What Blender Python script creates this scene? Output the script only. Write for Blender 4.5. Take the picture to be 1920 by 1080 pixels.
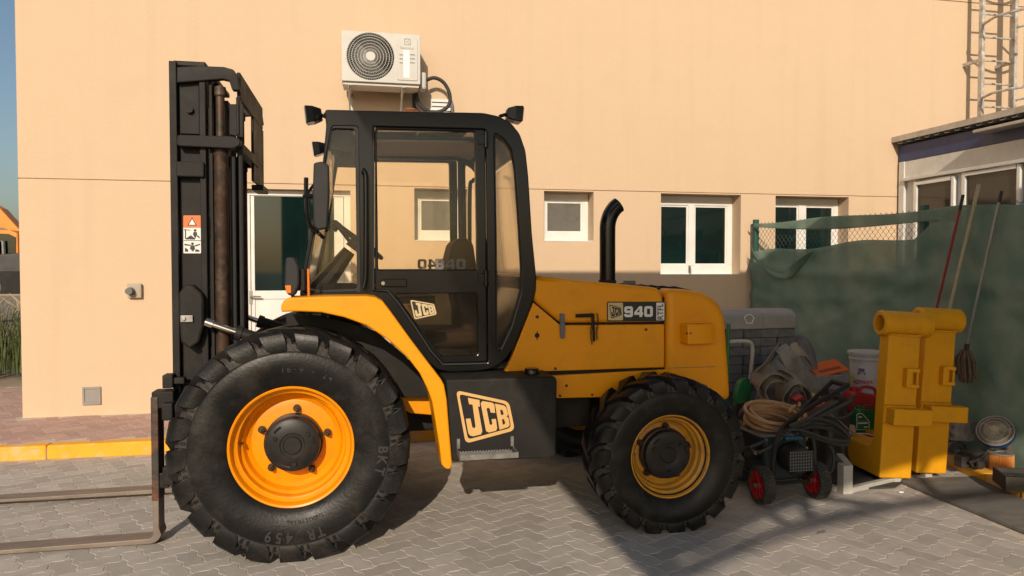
import bpy, bmesh, math, random
from mathutils import Vector, Matrix, Euler, noise
random.seed(7)
R = math.radians
scene = bpy.context.scene
for o in list(bpy.data.objects): bpy.data.objects.remove(o)
COL = scene.collection

# ------------------------------------------------------------------ camera, sky, sun, exposure
FPX, CAMH, YAW, PITCH = 1387.0, 1.63, R(11.5), math.atan(40/1387.0)
cam_d = bpy.data.cameras.new('camera'); cam = bpy.data.objects.new('camera', cam_d); COL.objects.link(cam)
cam_d.sensor_width = 36; cam_d.lens = 36*FPX/1920; cam_d.clip_start = .05; cam_d.clip_end = 2000
cam.location = (0, 0, CAMH); cam.rotation_euler = (R(90)-PITCH, 0, -YAW)
scene.camera = cam
SUN = Vector((.272, 1, -.48)).normalized()
w = bpy.data.worlds.new('World'); scene.world = w; w.use_nodes = True
nt = w.node_tree; bg = nt.nodes['Background']
sky = nt.nodes.new('ShaderNodeTexSky'); sky.sky_type = 'NISHITA'; sky.sun_disc = False
sky.sun_elevation = math.asin(-SUN.z); sky.sun_rotation = math.atan2(-SUN.x, -SUN.y)
sky.air_density = 1.2; sky.dust_density = 2.2; sky.ozone_density = 2.4
nt.links.new(sky.outputs[0], bg.inputs[0]); bg.inputs[1].default_value = .10
sl = bpy.data.lights.new('sun', 'SUN'); sl.energy = 4.1; sl.angle = R(.45); sl.color = (1, .85, .68)
so = bpy.data.objects.new('sun', sl); COL.objects.link(so); so.rotation_euler = SUN.to_track_quat('-Z', 'Y').to_euler(); so.location = (-3, -8, 8)
vs = scene.view_settings; vs.view_transform = 'Standard'; vs.look = 'None'; vs.exposure = -.1; vs.gamma = 1; vs.use_curve_mapping = False
scene.render.engine = 'CYCLES'
try: scene.cycles.max_bounces = 6; scene.cycles.diffuse_bounces = 3; scene.cycles.glossy_bounces = 3; scene.cycles.transparent_max_bounces = 16; scene.cycles.caustics_reflective = False; scene.cycles.caustics_refractive = False
except Exception: pass

# ------------------------------------------------------------------ measuring: a direction read off the photograph met with a plane of the place
_cr = Vector((math.cos(YAW), -math.sin(YAW), 0)); _f0 = Vector((math.sin(YAW), math.cos(YAW), 0)); _u0 = Vector((0, 0, 1))
_cf = math.cos(PITCH)*_f0-math.sin(PITCH)*_u0; _cu = math.sin(PITCH)*_f0+math.cos(PITCH)*_u0
_cc = Vector((0, 0, CAMH))
def ray(u, v): return _cf+_cr*((u-960)/FPX)+_cu*((540-v)/FPX)
def atY(u, v, Y): d = ray(u, v); return _cc+d*(Y/d.y)
def atX(u, v, X): d = ray(u, v); return _cc+d*(X/d.x)
def atZ(u, v, Z=0.): d = ray(u, v); return _cc+d*((Z-CAMH)/d.z)
def W(u, v, Y): p = atY(u, v, Y); return (p.x, p.z)
def WW(pts, Y): return [W(u, v, Y) for u, v in pts]
def proj(p):
    q = Vector(p)-_cc; z = q.dot(_cf); return (960+FPX*q.dot(_cr)/z, 540-FPX*q.dot(_cu)/z, z)

# ------------------------------------------------------------------ materials
MATS = {}
def M(name, c, c2=None, rough=.6, metal=0., scale=6., bump=0., bscale=60., dirt=None, dscale=3., damt=.5, spec=.5, coat=0., rnd=0., detail=5., rough2=None, stretch=None, chips=None, world=False, streak=None):
    if name in MATS: return MATS[name]
    m = bpy.data.materials.new(name); m.use_nodes = True; MATS[name] = m
    n = m.node_tree.nodes; l = m.node_tree.links; b = n['Principled BSDF']
    b.inputs['Roughness'].default_value = rough; b.inputs['Metallic'].default_value = metal
    b.inputs['Specular IOR Level'].default_value = spec; b.inputs['Coat Weight'].default_value = coat
    b.inputs['Coat Roughness'].default_value = .15
    c = tuple(c)+(1,)
    if c2 is None and dirt is None and not bump and not rnd and not chips:
        b.inputs['Base Color'].default_value = c; return m
    tc = n.new('ShaderNodeTexCoord'); vec = tc.outputs['Object']
    if world: vec = n.new('ShaderNodeNewGeometry').outputs['Position']
    vec0 = vec
    if stretch:
        mp = n.new('ShaderNodeMapping'); mp.inputs['Scale'].default_value = stretch; l.new(vec, mp.inputs[0]); vec = mp.outputs[0]
    out = None
    if c2 is not None:
        t = n.new('ShaderNodeTexNoise'); t.inputs['Scale'].default_value = scale; t.inputs['Detail'].default_value = detail; t.inputs['Roughness'].default_value = .6
        l.new(vec, t.inputs['Vector'])
        r = n.new('ShaderNodeValToRGB'); r.color_ramp.elements[0].position = .32; r.color_ramp.elements[1].position = .68
        r.color_ramp.elements[0].color = c; r.color_ramp.elements[1].color = tuple(c2)+(1,)
        l.new(t.outputs[0], r.inputs[0]); out = r.outputs[0]
        if rough2 is not None:
            mr = n.new('ShaderNodeMapRange'); mr.inputs['From Min'].default_value = .3; mr.inputs['From Max'].default_value = .7
            mr.inputs['To Min'].default_value = rough; mr.inputs['To Max'].default_value = rough2
            l.new(t.outputs[0], mr.inputs['Value']); l.new(mr.outputs[0], b.inputs['Roughness'])
    else:
        rgb = n.new('ShaderNodeRGB'); rgb.outputs[0].default_value = c; out = rgb.outputs[0]
    if dirt is not None:
        t2 = n.new('ShaderNodeTexNoise'); t2.inputs['Scale'].default_value = dscale; t2.inputs['Detail'].default_value = 8; t2.inputs['Roughness'].default_value = .7
        l.new(vec, t2.inputs['Vector'])
        mr = n.new('ShaderNodeMapRange'); mr.inputs['From Min'].default_value = .5; mr.inputs['From Max'].default_value = .72; mr.inputs['To Max'].default_value = damt
        l.new(t2.outputs[0], mr.inputs['Value'])
        mx = n.new('ShaderNodeMixRGB'); l.new(mr.outputs[0], mx.inputs[0]); l.new(out, mx.inputs[1]); mx.inputs[2].default_value = tuple(dirt)+(1,)
        out = mx.outputs[0]
    if streak is not None:
        mp3 = n.new('ShaderNodeMapping'); mp3.inputs['Scale'].default_value = (3.2, 3.2, .16); l.new(vec0, mp3.inputs[0])
        t5 = n.new('ShaderNodeTexNoise'); t5.inputs['Scale'].default_value = 1.6; t5.inputs['Detail'].default_value = 7; l.new(mp3.outputs[0], t5.inputs['Vector'])
        mr = n.new('ShaderNodeMapRange'); mr.inputs['From Min'].default_value = .52; mr.inputs['From Max'].default_value = .74; mr.inputs['To Max'].default_value = streak[1]; l.new(t5.outputs[0], mr.inputs['Value'])
        mx = n.new('ShaderNodeMixRGB'); l.new(mr.outputs[0], mx.inputs[0]); l.new(out, mx.inputs[1]); mx.inputs[2].default_value = tuple(streak[0])+(1,); out = mx.outputs[0]
    if chips is not None:
        cc_, cs_, ct_ = chips; mp2 = n.new('ShaderNodeMapping'); mp2.inputs['Rotation'].default_value = (.3, .5, .2); mp2.inputs['Scale'].default_value = (1, 1, 2.2); l.new(vec0, mp2.inputs[0])
        t4 = n.new('ShaderNodeTexNoise'); t4.inputs['Scale'].default_value = cs_; t4.inputs['Detail'].default_value = 10; t4.inputs['Roughness'].default_value = .75; l.new(mp2.outputs[0], t4.inputs['Vector'])
        mr = n.new('ShaderNodeMapRange'); mr.inputs['From Min'].default_value = ct_; mr.inputs['From Max'].default_value = ct_+.03; mr.inputs['To Max'].default_value = .8; l.new(t4.outputs[0], mr.inputs['Value'])
        mx = n.new('ShaderNodeMixRGB'); l.new(mr.outputs[0], mx.inputs[0]); l.new(out, mx.inputs[1]); mx.inputs[2].default_value = tuple(cc_)+(1,); out = mx.outputs[0]
    if rnd:
        oi = n.new('ShaderNodeObjectInfo'); at = n.new('ShaderNodeAttribute'); at.attribute_name = 'rnd'
        ad = n.new('ShaderNodeMath'); ad.operation = 'ADD'; l.new(oi.outputs['Random'], ad.inputs[0]); l.new(at.outputs['Fac'], ad.inputs[1])
        fr = n.new('ShaderNodeMath'); fr.operation = 'FRACT'; l.new(ad.outputs[0], fr.inputs[0])
        mr = n.new('ShaderNodeMapRange'); mr.inputs['To Min'].default_value = 1-rnd; mr.inputs['To Max'].default_value = 1+rnd*.6
        l.new(fr.outputs[0], mr.inputs['Value'])
        hs = n.new('ShaderNodeHueSaturation'); l.new(mr.outputs[0], hs.inputs['Value']); l.new(out, hs.inputs['Color']); out = hs.outputs[0]
    l.new(out, b.inputs['Base Color'])
    if bump:
        t3 = n.new('ShaderNodeTexNoise'); t3.inputs['Scale'].default_value = bscale; t3.inputs['Detail'].default_value = 4
        l.new(vec, t3.inputs['Vector'])
        bp = n.new('ShaderNodeBump'); bp.inputs['Strength'].default_value = bump; bp.inputs['Distance'].default_value = .01
        l.new(t3.outputs[0], bp.inputs['Height']); l.new(bp.outputs[0], b.inputs['Normal'])
    return m
def glass(name, tint, refl=1.0, dust=.05, dustc=(.45, .42, .36), rough=.02):
    if name in MATS: return MATS[name]
    m = bpy.data.materials.new(name); m.use_nodes = True; MATS[name] = m
    n = m.node_tree.nodes; l = m.node_tree.links; n.remove(n['Principled BSDF']); out = n['Material Output']
    tr = n.new('ShaderNodeBsdfTransparent'); tr.inputs[0].default_value = tuple(tint)+(1,)
    gl = n.new('ShaderNodeBsdfGlossy'); gl.inputs['Roughness'].default_value = rough
    fr = n.new('ShaderNodeFresnel'); fr.inputs['IOR'].default_value = 1.45
    mf = n.new('ShaderNodeMath'); mf.operation = 'MULTIPLY'; mf.inputs[1].default_value = refl; l.new(fr.outputs[0], mf.inputs[0])
    m1 = n.new('ShaderNodeMixShader'); l.new(mf.outputs[0], m1.inputs[0]); l.new(tr.outputs[0], m1.inputs[1]); l.new(gl.outputs[0], m1.inputs[2])
    df = n.new('ShaderNodeBsdfDiffuse'); df.inputs[0].default_value = tuple(dustc)+(1,)
    tc = n.new('ShaderNodeTexCoord'); tx = n.new('ShaderNodeTexNoise'); tx.inputs['Scale'].default_value = 7; tx.inputs['Detail'].default_value = 8
    l.new(tc.outputs['Object'], tx.inputs['Vector'])
    mr = n.new('ShaderNodeMapRange'); mr.inputs['From Min'].default_value = .35; mr.inputs['From Max'].default_value = .75; mr.inputs['To Min'].default_value = dust*.3; mr.inputs['To Max'].default_value = dust*2
    l.new(tx.outputs[0], mr.inputs['Value'])
    m2 = n.new('ShaderNodeMixShader'); l.new(mr.outputs[0], m2.inputs[0]); l.new(m1.outputs[0], m2.inputs[1]); l.new(df.outputs[0], m2.inputs[2])
    l.new(m2.outputs[0], out.inputs[0]); return m

# ------------------------------------------------------------------ mesh building
ORG = {}
def finish(name, me, mat, parent=None, bevel=0., seg=2, smooth=False, ang=40):
    if mat is not None: me.materials.append(M_(mat))
    o = bpy.data.objects.new(name, me); COL.objects.link(o)
    if parent is not None:
        og = ORG[parent.name]; o.parent = parent; ORG[o.name] = og
        me.transform(Matrix.Translation(-og))
    else: ORG[o.name] = Vector((0, 0, 0))
    if bevel:
        b = o.modifiers.new('bevel', 'BEVEL'); b.width = bevel; b.segments = seg; b.limit_method = 'ANGLE'; b.angle_limit = R(35); b.harden_normals = False
    if smooth:
        me.shade_smooth()
        try: me.set_sharp_from_angle(angle=R(ang))
        except Exception: pass
    return o
def M_(m): return MATS[m] if isinstance(m, str) else m
class MB:
    def __init__(s): s.v = []; s.f = []
    def add(s, vs, fs):
        b = len(s.v); s.v += [tuple(p) for p in vs]; s.f += [tuple(i+b for i in f) for f in fs]; return s
    def box(s, x0, x1, y0, y1, z0, z1, mat=None):
        vs = [Vector(p) for p in ((x0,y0,z0),(x1,y0,z0),(x1,y1,z0),(x0,y1,z0),(x0,y0,z1),(x1,y0,z1),(x1,y1,z1),(x0,y1,z1))]
        if mat is not None: vs = [mat @ p for p in vs]
        return s.add(vs, [(3,2,1,0),(4,5,6,7),(0,1,5,4),(1,2,6,5),(2,3,7,6),(3,0,4,7)])
    def prism(s, poly, y0, y1):            # poly in XZ, pushed along Y
        n = len(poly); a = sum(poly[i][0]*poly[(i+1) % n][1]-poly[(i+1) % n][0]*poly[i][1] for i in range(n))
        if a < 0: poly = poly[::-1]
        vs = [(x, y0, z) for x, z in poly]+[(x, y1, z) for x, z in poly]
        fs = [tuple(range(n)), tuple(range(2*n-1, n-1, -1))]+[(i, i+n, (i+1) % n+n, (i+1) % n) for i in range(n)]
        return s.add(vs, fs)
    def prismz(s, poly, z0, z1):           # poly in XY, pushed along Z
        n = len(poly); a = sum(poly[i][0]*poly[(i+1) % n][1]-poly[(i+1) % n][0]*poly[i][1] for i in range(n))
        if a < 0: poly = poly[::-1]
        vs = [(x, y, z1) for x, y in poly]+[(x, y, z0) for x, y in poly]
        fs = [tuple(range(n)), tuple(range(2*n-1, n-1, -1))]+[(i, i+n, (i+1) % n+n, (i+1) % n) for i in range(n)]
        return s.add(vs, fs)
    def tube(s, pts, r, n=10, smooth=0, closed=False, cap=True):
        pts = [Vector(p) for p in pts]
        if smooth: pts = catmull(pts, smooth, closed)
        k = len(pts); rs = r if isinstance(r, (list, tuple)) else [r]*k
        if len(rs) != k: rs = [rs[min(len(rs)-1, int(i*len(rs)/k))] for i in range(k)]
        T = []
        for i in range(k):
            a = pts[(i-1) % k] if closed else pts[max(i-1, 0)]; b = pts[(i+1) % k] if closed else pts[min(i+1, k-1)]
            t = (b-a); T.append(t.normalized() if t.length > 1e-9 else Vector((0, 0, 1)))
        u = T[0].orthogonal().normalized(); base = len(s.v); rings = []
        for i in range(k):
            u = (u-T[i]*u.dot(T[i])); u = u.normalized() if u.length > 1e-6 else T[i].orthogonal().normalized()
            w_ = T[i].cross(u)
            rings.append([pts[i]+(u*math.cos(2*math.pi*j/n)+w_*math.sin(2*math.pi*j/n))*rs[i] for j in range(n)])
        vs = [p for g in rings for p in g]; fs = []
        for i in range(k if closed else k-1):
            i2 = (i+1) % k
            for j in range(n): fs.append((i*n+j, i*n+(j+1) % n, i2*n+(j+1) % n, i2*n+j))
        if cap and not closed:
            fs.append(tuple(range(n-1, -1, -1))); fs.append(tuple((k-1)*n+j for j in range(n)))
        return s.add(vs, fs)
    def lathe(s, prof, n=48, axis='Y', c=(0, 0, 0), close=False, cap=True):   # prof: (radius, height along axis)
        c = Vector(c); vs = []; fs = []; k = len(prof)
        for r, h in prof:
            for j in range(n):
                a = 2*math.pi*j/n; p, q = r*math.cos(a), r*math.sin(a)
                vs.append(c+(Vector((p, h, q)) if axis == 'Y' else Vector((p, q, h)) if axis == 'Z' else Vector((h, p, q))))
        for i in range(k-1 if not close else k):
            i2 = (i+1) % k
            for j in range(n):
                f = (i*n+j, i*n+(j+1) % n, i2*n+(j+1) % n, i2*n+j)
                fs.append(f)
        if not close and cap:
            if prof[0][0] > 1e-6: fs.append(tuple(range(n)))
            if prof[-1][0] > 1e-6: fs.append(tuple((k-1)*n+j for j in range(n-1, -1, -1)))
        return s.add(vs, fs)
    def cyl(s, c, r, h, axis='Y', n=24): return s.lathe([(r, -h/2), (r, h/2)], n, axis, c)
    def xf(s, mat, start=0):
        s.v = s.v[:start]+[tuple(mat @ Vector(p)) for p in s.v[start:]]; return s
    def mesh(s, name='m'):
        me = bpy.data.meshes.new(name); me.from_pydata(s.v, [], s.f); me.validate(); 
        bm = bmesh.new(); bm.from_mesh(me); bmesh.ops.remove_doubles(bm, verts=bm.verts, dist=1e-6); bmesh.ops.recalc_face_normals(bm, faces=bm.faces); bm.to_mesh(me); bm.free()
        return me
    def build(s, name, mat, parent=None, **k): return finish(name, s.mesh(name), mat, parent, **k)
def catmull(P, sub, closed=False):
    out = []; n = len(P)
    for i in range(n if closed else n-1):
        p0 = P[(i-1) % n] if closed else P[max(i-1, 0)]; p1 = P[i]; p2 = P[(i+1) % n]; p3 = P[(i+2) % n] if closed else P[min(i+2, n-1)]
        for k in range(sub):
            t = k/sub
            out.append(.5*((2*p1)+(p2-p0)*t+(2*p0-5*p1+4*p2-p3)*t*t+(3*p1-p0-3*p2+p3)*t**3))
    if not closed: out.append(P[-1])
    return out
def cat2(P, sub, closed=True): return [(p.x, p.y) for p in catmull([Vector((x, y, 0)) for x, y in P], sub, closed)]
def rounded(poly, r, seg=4):
    out = []; n = len(poly)
    for i in range(n):
        p = Vector(poly[i]); a = Vector(poly[i-1])-p; b = Vector(poly[(i+1) % n])-p
        d = min(r, a.length*.45, b.length*.45); A = p+a.normalized()*d; B = p+b.normalized()*d
        for k in range(seg+1):
            t = k/seg; q = A*(1-t)**2+p*2*t*(1-t)+B*t*t; out.append((q.x, q.y))
    return out
def curve_mesh(loops, ext, bev=0., res=1):
    cu = bpy.data.curves.new('c', 'CURVE'); cu.dimensions = '2D'; cu.fill_mode = 'BOTH'; cu.extrude = ext; cu.bevel_depth = bev; cu.bevel_resolution = res
    if bev: cu.offset = -bev
    for lp in loops:
        sp = cu.splines.new('POLY'); sp.points.add(len(lp)-1); sp.use_cyclic_u = True
        for p, q in zip(sp.points, lp): p.co = (q[0], q[1], 0, 1)
    ob = bpy.data.objects.new('c', cu); COL.objects.link(ob)
    dg = bpy.context.evaluated_depsgraph_get(); me = bpy.data.meshes.new_from_object(ob.evaluated_get(dg))
    bpy.data.objects.remove(ob); bpy.data.curves.remove(cu); me.materials.clear(); return me
UPR = Matrix(((1, 0, 0, 0), (0, 0, -1, 0), (0, 1, 0, 0), (0, 0, 0, 1)))   # drawing plane -> upright, facing -Y
def plate(name, mat, parent, outer, holes, y0, y1, bev=0., **k):           # outer/holes in XZ metres
    me = curve_mesh([outer]+holes, (y1-y0)/2-bev, bev); me.transform(Matrix.Translation((0, (y0+y1)/2, 0)) @ UPR)
    return finish(name, me, mat, parent, **k)
def text_mesh(s, size=1., ext=.001, off=0., space=1., sx=1.):
    cu = bpy.data.curves.new('t', 'FONT'); cu.body = s; cu.size = size; cu.extrude = ext; cu.offset = off; cu.align_x = 'CENTER'; cu.align_y = 'CENTER'; cu.space_character = space; cu.resolution_u = 3
    ob = bpy.data.objects.new('t', cu); COL.objects.link(ob); dg = bpy.context.evaluated_depsgraph_get()
    me = bpy.data.meshes.new_from_object(ob.evaluated_get(dg)); bpy.data.objects.remove(ob); bpy.data.curves.remove(cu); me.materials.clear()
    xs = [v.co.x for v in me.vertices]; ys = [v.co.y for v in me.vertices]
    me.transform(Matrix.Diagonal((sx, 1, 1, 1)) @ Matrix.Translation((-(min(xs)+max(xs))/2, -(min(ys)+max(ys))/2, 0)))
    return me, (max(xs)-min(xs))*sx, max(ys)-min(ys)
def text_in(name, s, mat, parent, x0, x1, z0, z1, Y, ext=.001, off=0., mirror=False):   # fill the box x0..x1, z0..z1 on the plane Y
    me, w_, h_ = text_mesh(s, 1., ext, off)
    me.transform(Matrix.Translation(((x0+x1)/2, Y, (z0+z1)/2)) @ UPR @ Matrix.Diagonal(((x1-x0)/w_*(-1 if mirror else 1), (z1-z0)/h_, 1, 1)))
    if mirror: me.flip_normals()
    return finish(name, me, mat, parent)
def join_meshes(ms):
    bm = bmesh.new()
    for m in ms: bm.from_mesh(m)
    me = bpy.data.meshes.new('j'); bm.to_mesh(me); bm.free(); return me
def tag(o, label, cat, group=None, kind=None):
    if label: o['label'] = label
    if cat: o['category'] = cat
    if group: o['group'] = group
    if kind: o['kind'] = kind
    return o
def thing(name, label, cat, loc, group=None):
    o = bpy.data.objects.new(name, None); COL.objects.link(o); o.location = loc; o.empty_display_size = .1
    ORG[o.name] = Vector(loc); return tag(o, label, cat, group)
def struct(o): o['kind'] = 'structure'; return o
def frameM(o, ex, ey, ez):                   # matrix from axes
    ex, ey, ez = Vector(ex), Vector(ey), Vector(ez)
    return Matrix(((ex.x, ey.x, ez.x, o[0]), (ex.y, ey.y, ez.y, o[1]), (ex.z, ey.z, ez.z, o[2]), (0, 0, 0, 1)))
# ------------------------------------------------------------------ surface materials
M('stucco', (.612, .455, .306), (.643, .478, .32), rough=.92, scale=1.6, bump=.34, bscale=42, streak=((.52, .39, .262), .26), chips=((.52, .40, .28), 3.1, .70), dirt=(.545, .41, .265), dscale=1.6, damt=.35, spec=.15, detail=9, stretch=(1, 1, 1.7))
M('paver_grey', (.40, .366, .327), (.47, .434, .39), world=True, chips=((.10, .09, .08), 2.3, .715), rough=.86, scale=9, bump=.25, bscale=160, dirt=(.30, .272, .243), dscale=1.1, damt=.5, rnd=.15, spec=.25)
M('paver_pink', (.45, .30, .25), (.50, .345, .29), rough=.9, scale=8, bump=.25, bscale=160, dirt=(.50, .37, .29), dscale=2, damt=.5, rnd=.14, spec=.2)
M('joint_sand', (.62, .54, .44), (.52, .45, .36), rough=.98, scale=14, bump=.4, bscale=220, spec=.1)
M('sand_ground', (.36, .29, .21), (.28, .23, .17), rough=.98, scale=.8, bump=.3, bscale=30, spec=.1)
M('kerb_yellow', (.80, .36, .02), (.86, .42, .035), rough=.7, scale=5, bump=.2, bscale=90, dirt=(.55, .50, .42), dscale=5.5, damt=.75, spec=.3)
M('kerb_worn', (.62, .36, .06), (.50, .38, .2), rough=.85, scale=7, bump=.2, bscale=90, spec=.2)
M('white_alu', (.78, .77, .73), (.70, .69, .65), rough=.38, scale=4, dirt=(.5, .46, .4), dscale=6, damt=.25)
M('pane_dark', (.003, .008, .0078), (.006, .021, .0195), rough=.04, scale=1.2, spec=.6, detail=1)
M('pane_dusty', (.115, .108, .092), (.145, .135, .115), rough=.35, scale=2, dirt=(.05, .05, .045), dscale=9, damt=.6)
M('black_steel', (.012, .0113, .0105), (.021, .0195, .0178), rough=.5, scale=5, bump=.06, bscale=90, dirt=(.06, .05, .039), dscale=4.5, damt=.4, rough2=.7, spec=.2, chips=((.16, .14, .12), 14, .70))
M('grey_steel', (.22, .22, .21), (.30, .29, .27), rough=.45, metal=.7, scale=8)
M('concrete', (.22, .205, .185), (.29, .27, .24), rough=.92, scale=5, bump=.3, bscale=70, dirt=(.13, .12, .105), dscale=3, damt=.5)

def inframe(p, m=30):
    u, v, z = proj(p); return z > .2 and -m < u < 1920+m and -m < v < 1080+m
# ------------------------------------------------------------------ ground
g = MB(); g.add([(-400, -200, -.012), (400, -200, -.012), (400, 900, -.012), (-400, 900, -.012)], [(0, 1, 2, 3)])
struct(g.build('ground', 'sand_ground'))
def paver_loop(unit, d, shrink):
    # outline of a two-cell zigzag block on the unit lattice; every lattice edge carries the same kink
    def edge(a, b):
        a, b = Vector(a), Vector(b); t = b-a; nrm = Vector((-t.y, t.x))
        s = 1 if (t.x+t.y) > 0 else -1
        if s > 0: return [a, a+t*.27+nrm*d, a+t*.73-nrm*d]
        return [a, a+t*.27+nrm*d, a+t*.73-nrm*d]
    cs = [(0, 0), (1, 0), (2, 0), (2, 1), (1, 1), (0, 1)]; out = []
    for i in range(6): out += edge(cs[i], cs[(i+1) % 6])
    n = len(out); res = []
    for i in range(n):
        a = (out[i]-out[i-1]).normalized(); b = (out[(i+1) % n]-out[i]).normalized()
        nn = (Vector((-a.y, a.x))+Vector((-b.y, b.x))); nn = nn/max(.6, nn.length)*1.0
        res.append(out[i]+nn*shrink/unit)
    return [p*unit for p in res]
UNIT = .1115
def paver_geo(depth=.012):
    o0 = paver_loop(UNIT, .085, .0022); o1 = paver_loop(UNIT, .085, .0050); n = len(o0)
    vs = [(p.x, p.y, 0) for p in o1]+[(p.x, p.y, -.0014) for p in o0]+[(p.x, p.y, -depth) for p in o0]
    fs = [tuple(range(n))]
    for i in range(n):
        j = (i+1) % n; fs.append((i, i+n, j+n, j)); fs.append((i+n, i+2*n, j+2*n, j+n))
    return vs, fs
def pave(name, mat, bedmat, test, zt, rot, x0, x1, y0, y1, cap, bed):
    bedm = MB(); bedm.add([(x, y, zt-.0019) for x, y in bed], [tuple(range(len(bed)))])
    root = struct(bedm.build(name, bedmat))
    vs, fs = paver_geo(); me = bpy.data.meshes.new('paver'); me.from_pydata(vs, [], fs); me.materials.append(MATS[mat])
    c, s = math.cos(rot), math.sin(rot); cx, cy = (x0+x1)/2, (y0+y1)/2; N = int(max(x1-x0, y1-y0)/UNIT)+4
    spots = []
    for i in range(-N, N):
        for j in range(-N, N):
            k = (i-j) % 4
            if k not in (0, 3): continue
            mx, my = ((i+1)*UNIT, (j+.5)*UNIT) if k == 0 else ((i+.5)*UNIT, (j+1)*UNIT)
            wx, wy = cx+c*mx-s*my, cy+s*mx+c*my
            if not (x0 < wx < x1 and y0 < wy < y1 and test(wx, wy)): continue
            lx, ly = (i*UNIT, j*UNIT) if k == 0 else ((i+1)*UNIT, j*UNIT)
            a = rot if k == 0 else rot+math.pi/2
            u, v, z = proj((wx, wy, zt))
            vis = inframe((wx, wy, zt), 25)
            spots.append((0 if vis else 1, z, cx+c*lx-s*ly, cy+s*lx+c*ly, a))
    spots.sort()
    bm_v = []; bm_f = []; rn = []
    for q, (vis, z, px_, py_, a) in enumerate(spots):
        dz = random.uniform(-.0007, .0007); tx, ty = random.uniform(-.0045, .0045), random.uniform(-.0045, .0045)
        mt = Matrix.Translation((px_, py_, zt+dz)) @ Euler((tx, ty, a)).to_matrix().to_4x4()
        if q < cap and vis == 0:
            o = bpy.data.objects.new('paver', me); COL.objects.link(o); o.parent = root; o.matrix_local = mt
        else:
            b = len(bm_v); bm_v += [tuple(mt @ Vector(p)) for p in vs]; bm_f += [tuple(t+b for t in f) for f in fs]; rn += [random.random()]*len(vs)
    m2 = bpy.data.meshes.new('pavers'); m2.from_pydata(bm_v, [], bm_f); m2.materials.append(MATS[mat])
    at = m2.attributes.new('rnd', 'FLOAT', 'POINT'); at.data.foreach_set('value', rn)
    o = bpy.data.objects.new('paver_field', m2); COL.objects.link(o); o.parent = root; o['kind'] = 'stuff'
    return root
KY = 6.875; WY = 8.19; WX = -3.33
SLX = 3.90      # edge of the loose slab by the fence
pave('paving', 'paver_grey', 'joint_sand', lambda x, y: not (x > SLX+.02 and y < 4.86), 0., R(30), -7.5, 5.12, 1.6, KY-.03, 300,
     [(-7.5, 1.4), (5.15, 1.4), (5.15, KY), (-7.5, KY)])
pave('pavement', 'paver_pink', 'joint_sand', lambda x, y: not (x > WX-.03 and y > WY-.05), .118, R(30), -8.5, 5.0, KY+.16, 10.3, 300,
     [(-8.5, KY+.1), (5.15, KY+.1), (5.15, WY), (WX, WY), (WX, 10.35), (-8.5, 10.35)])
# kerb stones along the pavement
kr = MB(); kr.box(-8.6, 5.1, KY+.01, KY+.105, -.01, .10); kerb = struct(kr.build('kerb', 'concrete'))
x = -8.62; i = 0
while x < 5:
    L = 1.0
    k = MB(); k.prism([(0, 0)]*0 or [(x+.003, -.008), (x+L-.003, -.008), (x+L-.003, .118), (x+.003, .118)], KY, KY+.125)
    k.build('kerb_stone', 'kerb_yellow', kerb, bevel=.012, seg=2); x += L; i += 1

# ------------------------------------------------------------------ building with openings
def wx(u, Y=WY): return W(u, 400, Y)[0]
def wz(u, v, Y=WY): return W(u, v, Y)[1]
JZ = 2.507
WIN = {'small': (wx(1020), wx(1113), wz(1060, 453), 2.492), 'wide': (wx(1239), wx(1389), wz(1300, 516), 2.492),
       'screened': (wx(1454), wx(1591), 1.53, 2.492), 'behind': (wx(777), wx(777)+(wx(1113)-wx(1020)), wz(800, 452), 2.492)}
DOOR = (wx(457), wx(657), .12, 2.45)
JZ2 = atY(1800, 3, WY).z
bld = thing('building', 'sunlit peach stucco building with small white windows and a glazed door', 'building', (WX, WY, 0))
ops = list(WIN.values())+[DOOR]; RD = .26
xs = sorted({WX, 13.}|{o[0] for o in ops}|{o[1] for o in ops}); GH = .006
zs = sorted({0., JZ-GH, JZ+GH, JZ2-GH, JZ2+GH, 7.2}|{o[2] for o in ops}|{o[3] for o in ops})
wb = MB()
def inop(xm, zm): return any(o[0] < xm < o[1] and o[2] < zm < o[3] for o in ops)
for a, b in zip(xs, xs[1:]):
    for c, d in zip(zs, zs[1:]):
        xm, zm = (a+b)/2, (c+d)/2
        if inop(xm, zm): continue
        gr = abs(zm-JZ) < GH or abs(zm-JZ2) < GH; y = WY+(.014 if gr else 0)
        wb.add([(a, y, c), (b, y, c), (b, y, d), (a, y, d)], [(0, 1, 2, 3)])
        if gr:
            wb.add([(a, WY, c), (b, WY, c), (b, y, c), (a, y, c)], [(0, 1, 2, 3)]); wb.add([(a, WY, d), (a, y, d), (b, y, d), (b, WY, d)], [(0, 1, 2, 3)])
for x0, x1, z0, z1 in ops:
    Y2 = WY+RD
    wb.add([(x0, WY, z0), (x0, Y2, z0), (x0, Y2, z1), (x0, WY, z1)], [(0, 1, 2, 3)]); wb.add([(x1, WY, z0), (x1, WY, z1), (x1, Y2, z1), (x1, Y2, z0)], [(0, 1, 2, 3)])
    wb.add([(x0, WY, z1), (x0, Y2, z1), (x1, Y2, z1), (x1, WY, z1)], [(0, 1, 2, 3)]); wb.add([(x0, WY, z0), (x1, WY, z0), (x1, Y2, z0), (x0, Y2, z0)], [(0, 1, 2, 3)])
wb.add([(WX, WY, 0), (WX, WY, 7.2), (WX, 16, 7.2), (WX, 16, 0)], [(0, 1, 2, 3)]); wb.add([(WX, WY, 7.2), (13, WY, 7.2), (13, 16, 7.2), (WX, 16, 7.2)], [(0, 1, 2, 3)])
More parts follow.
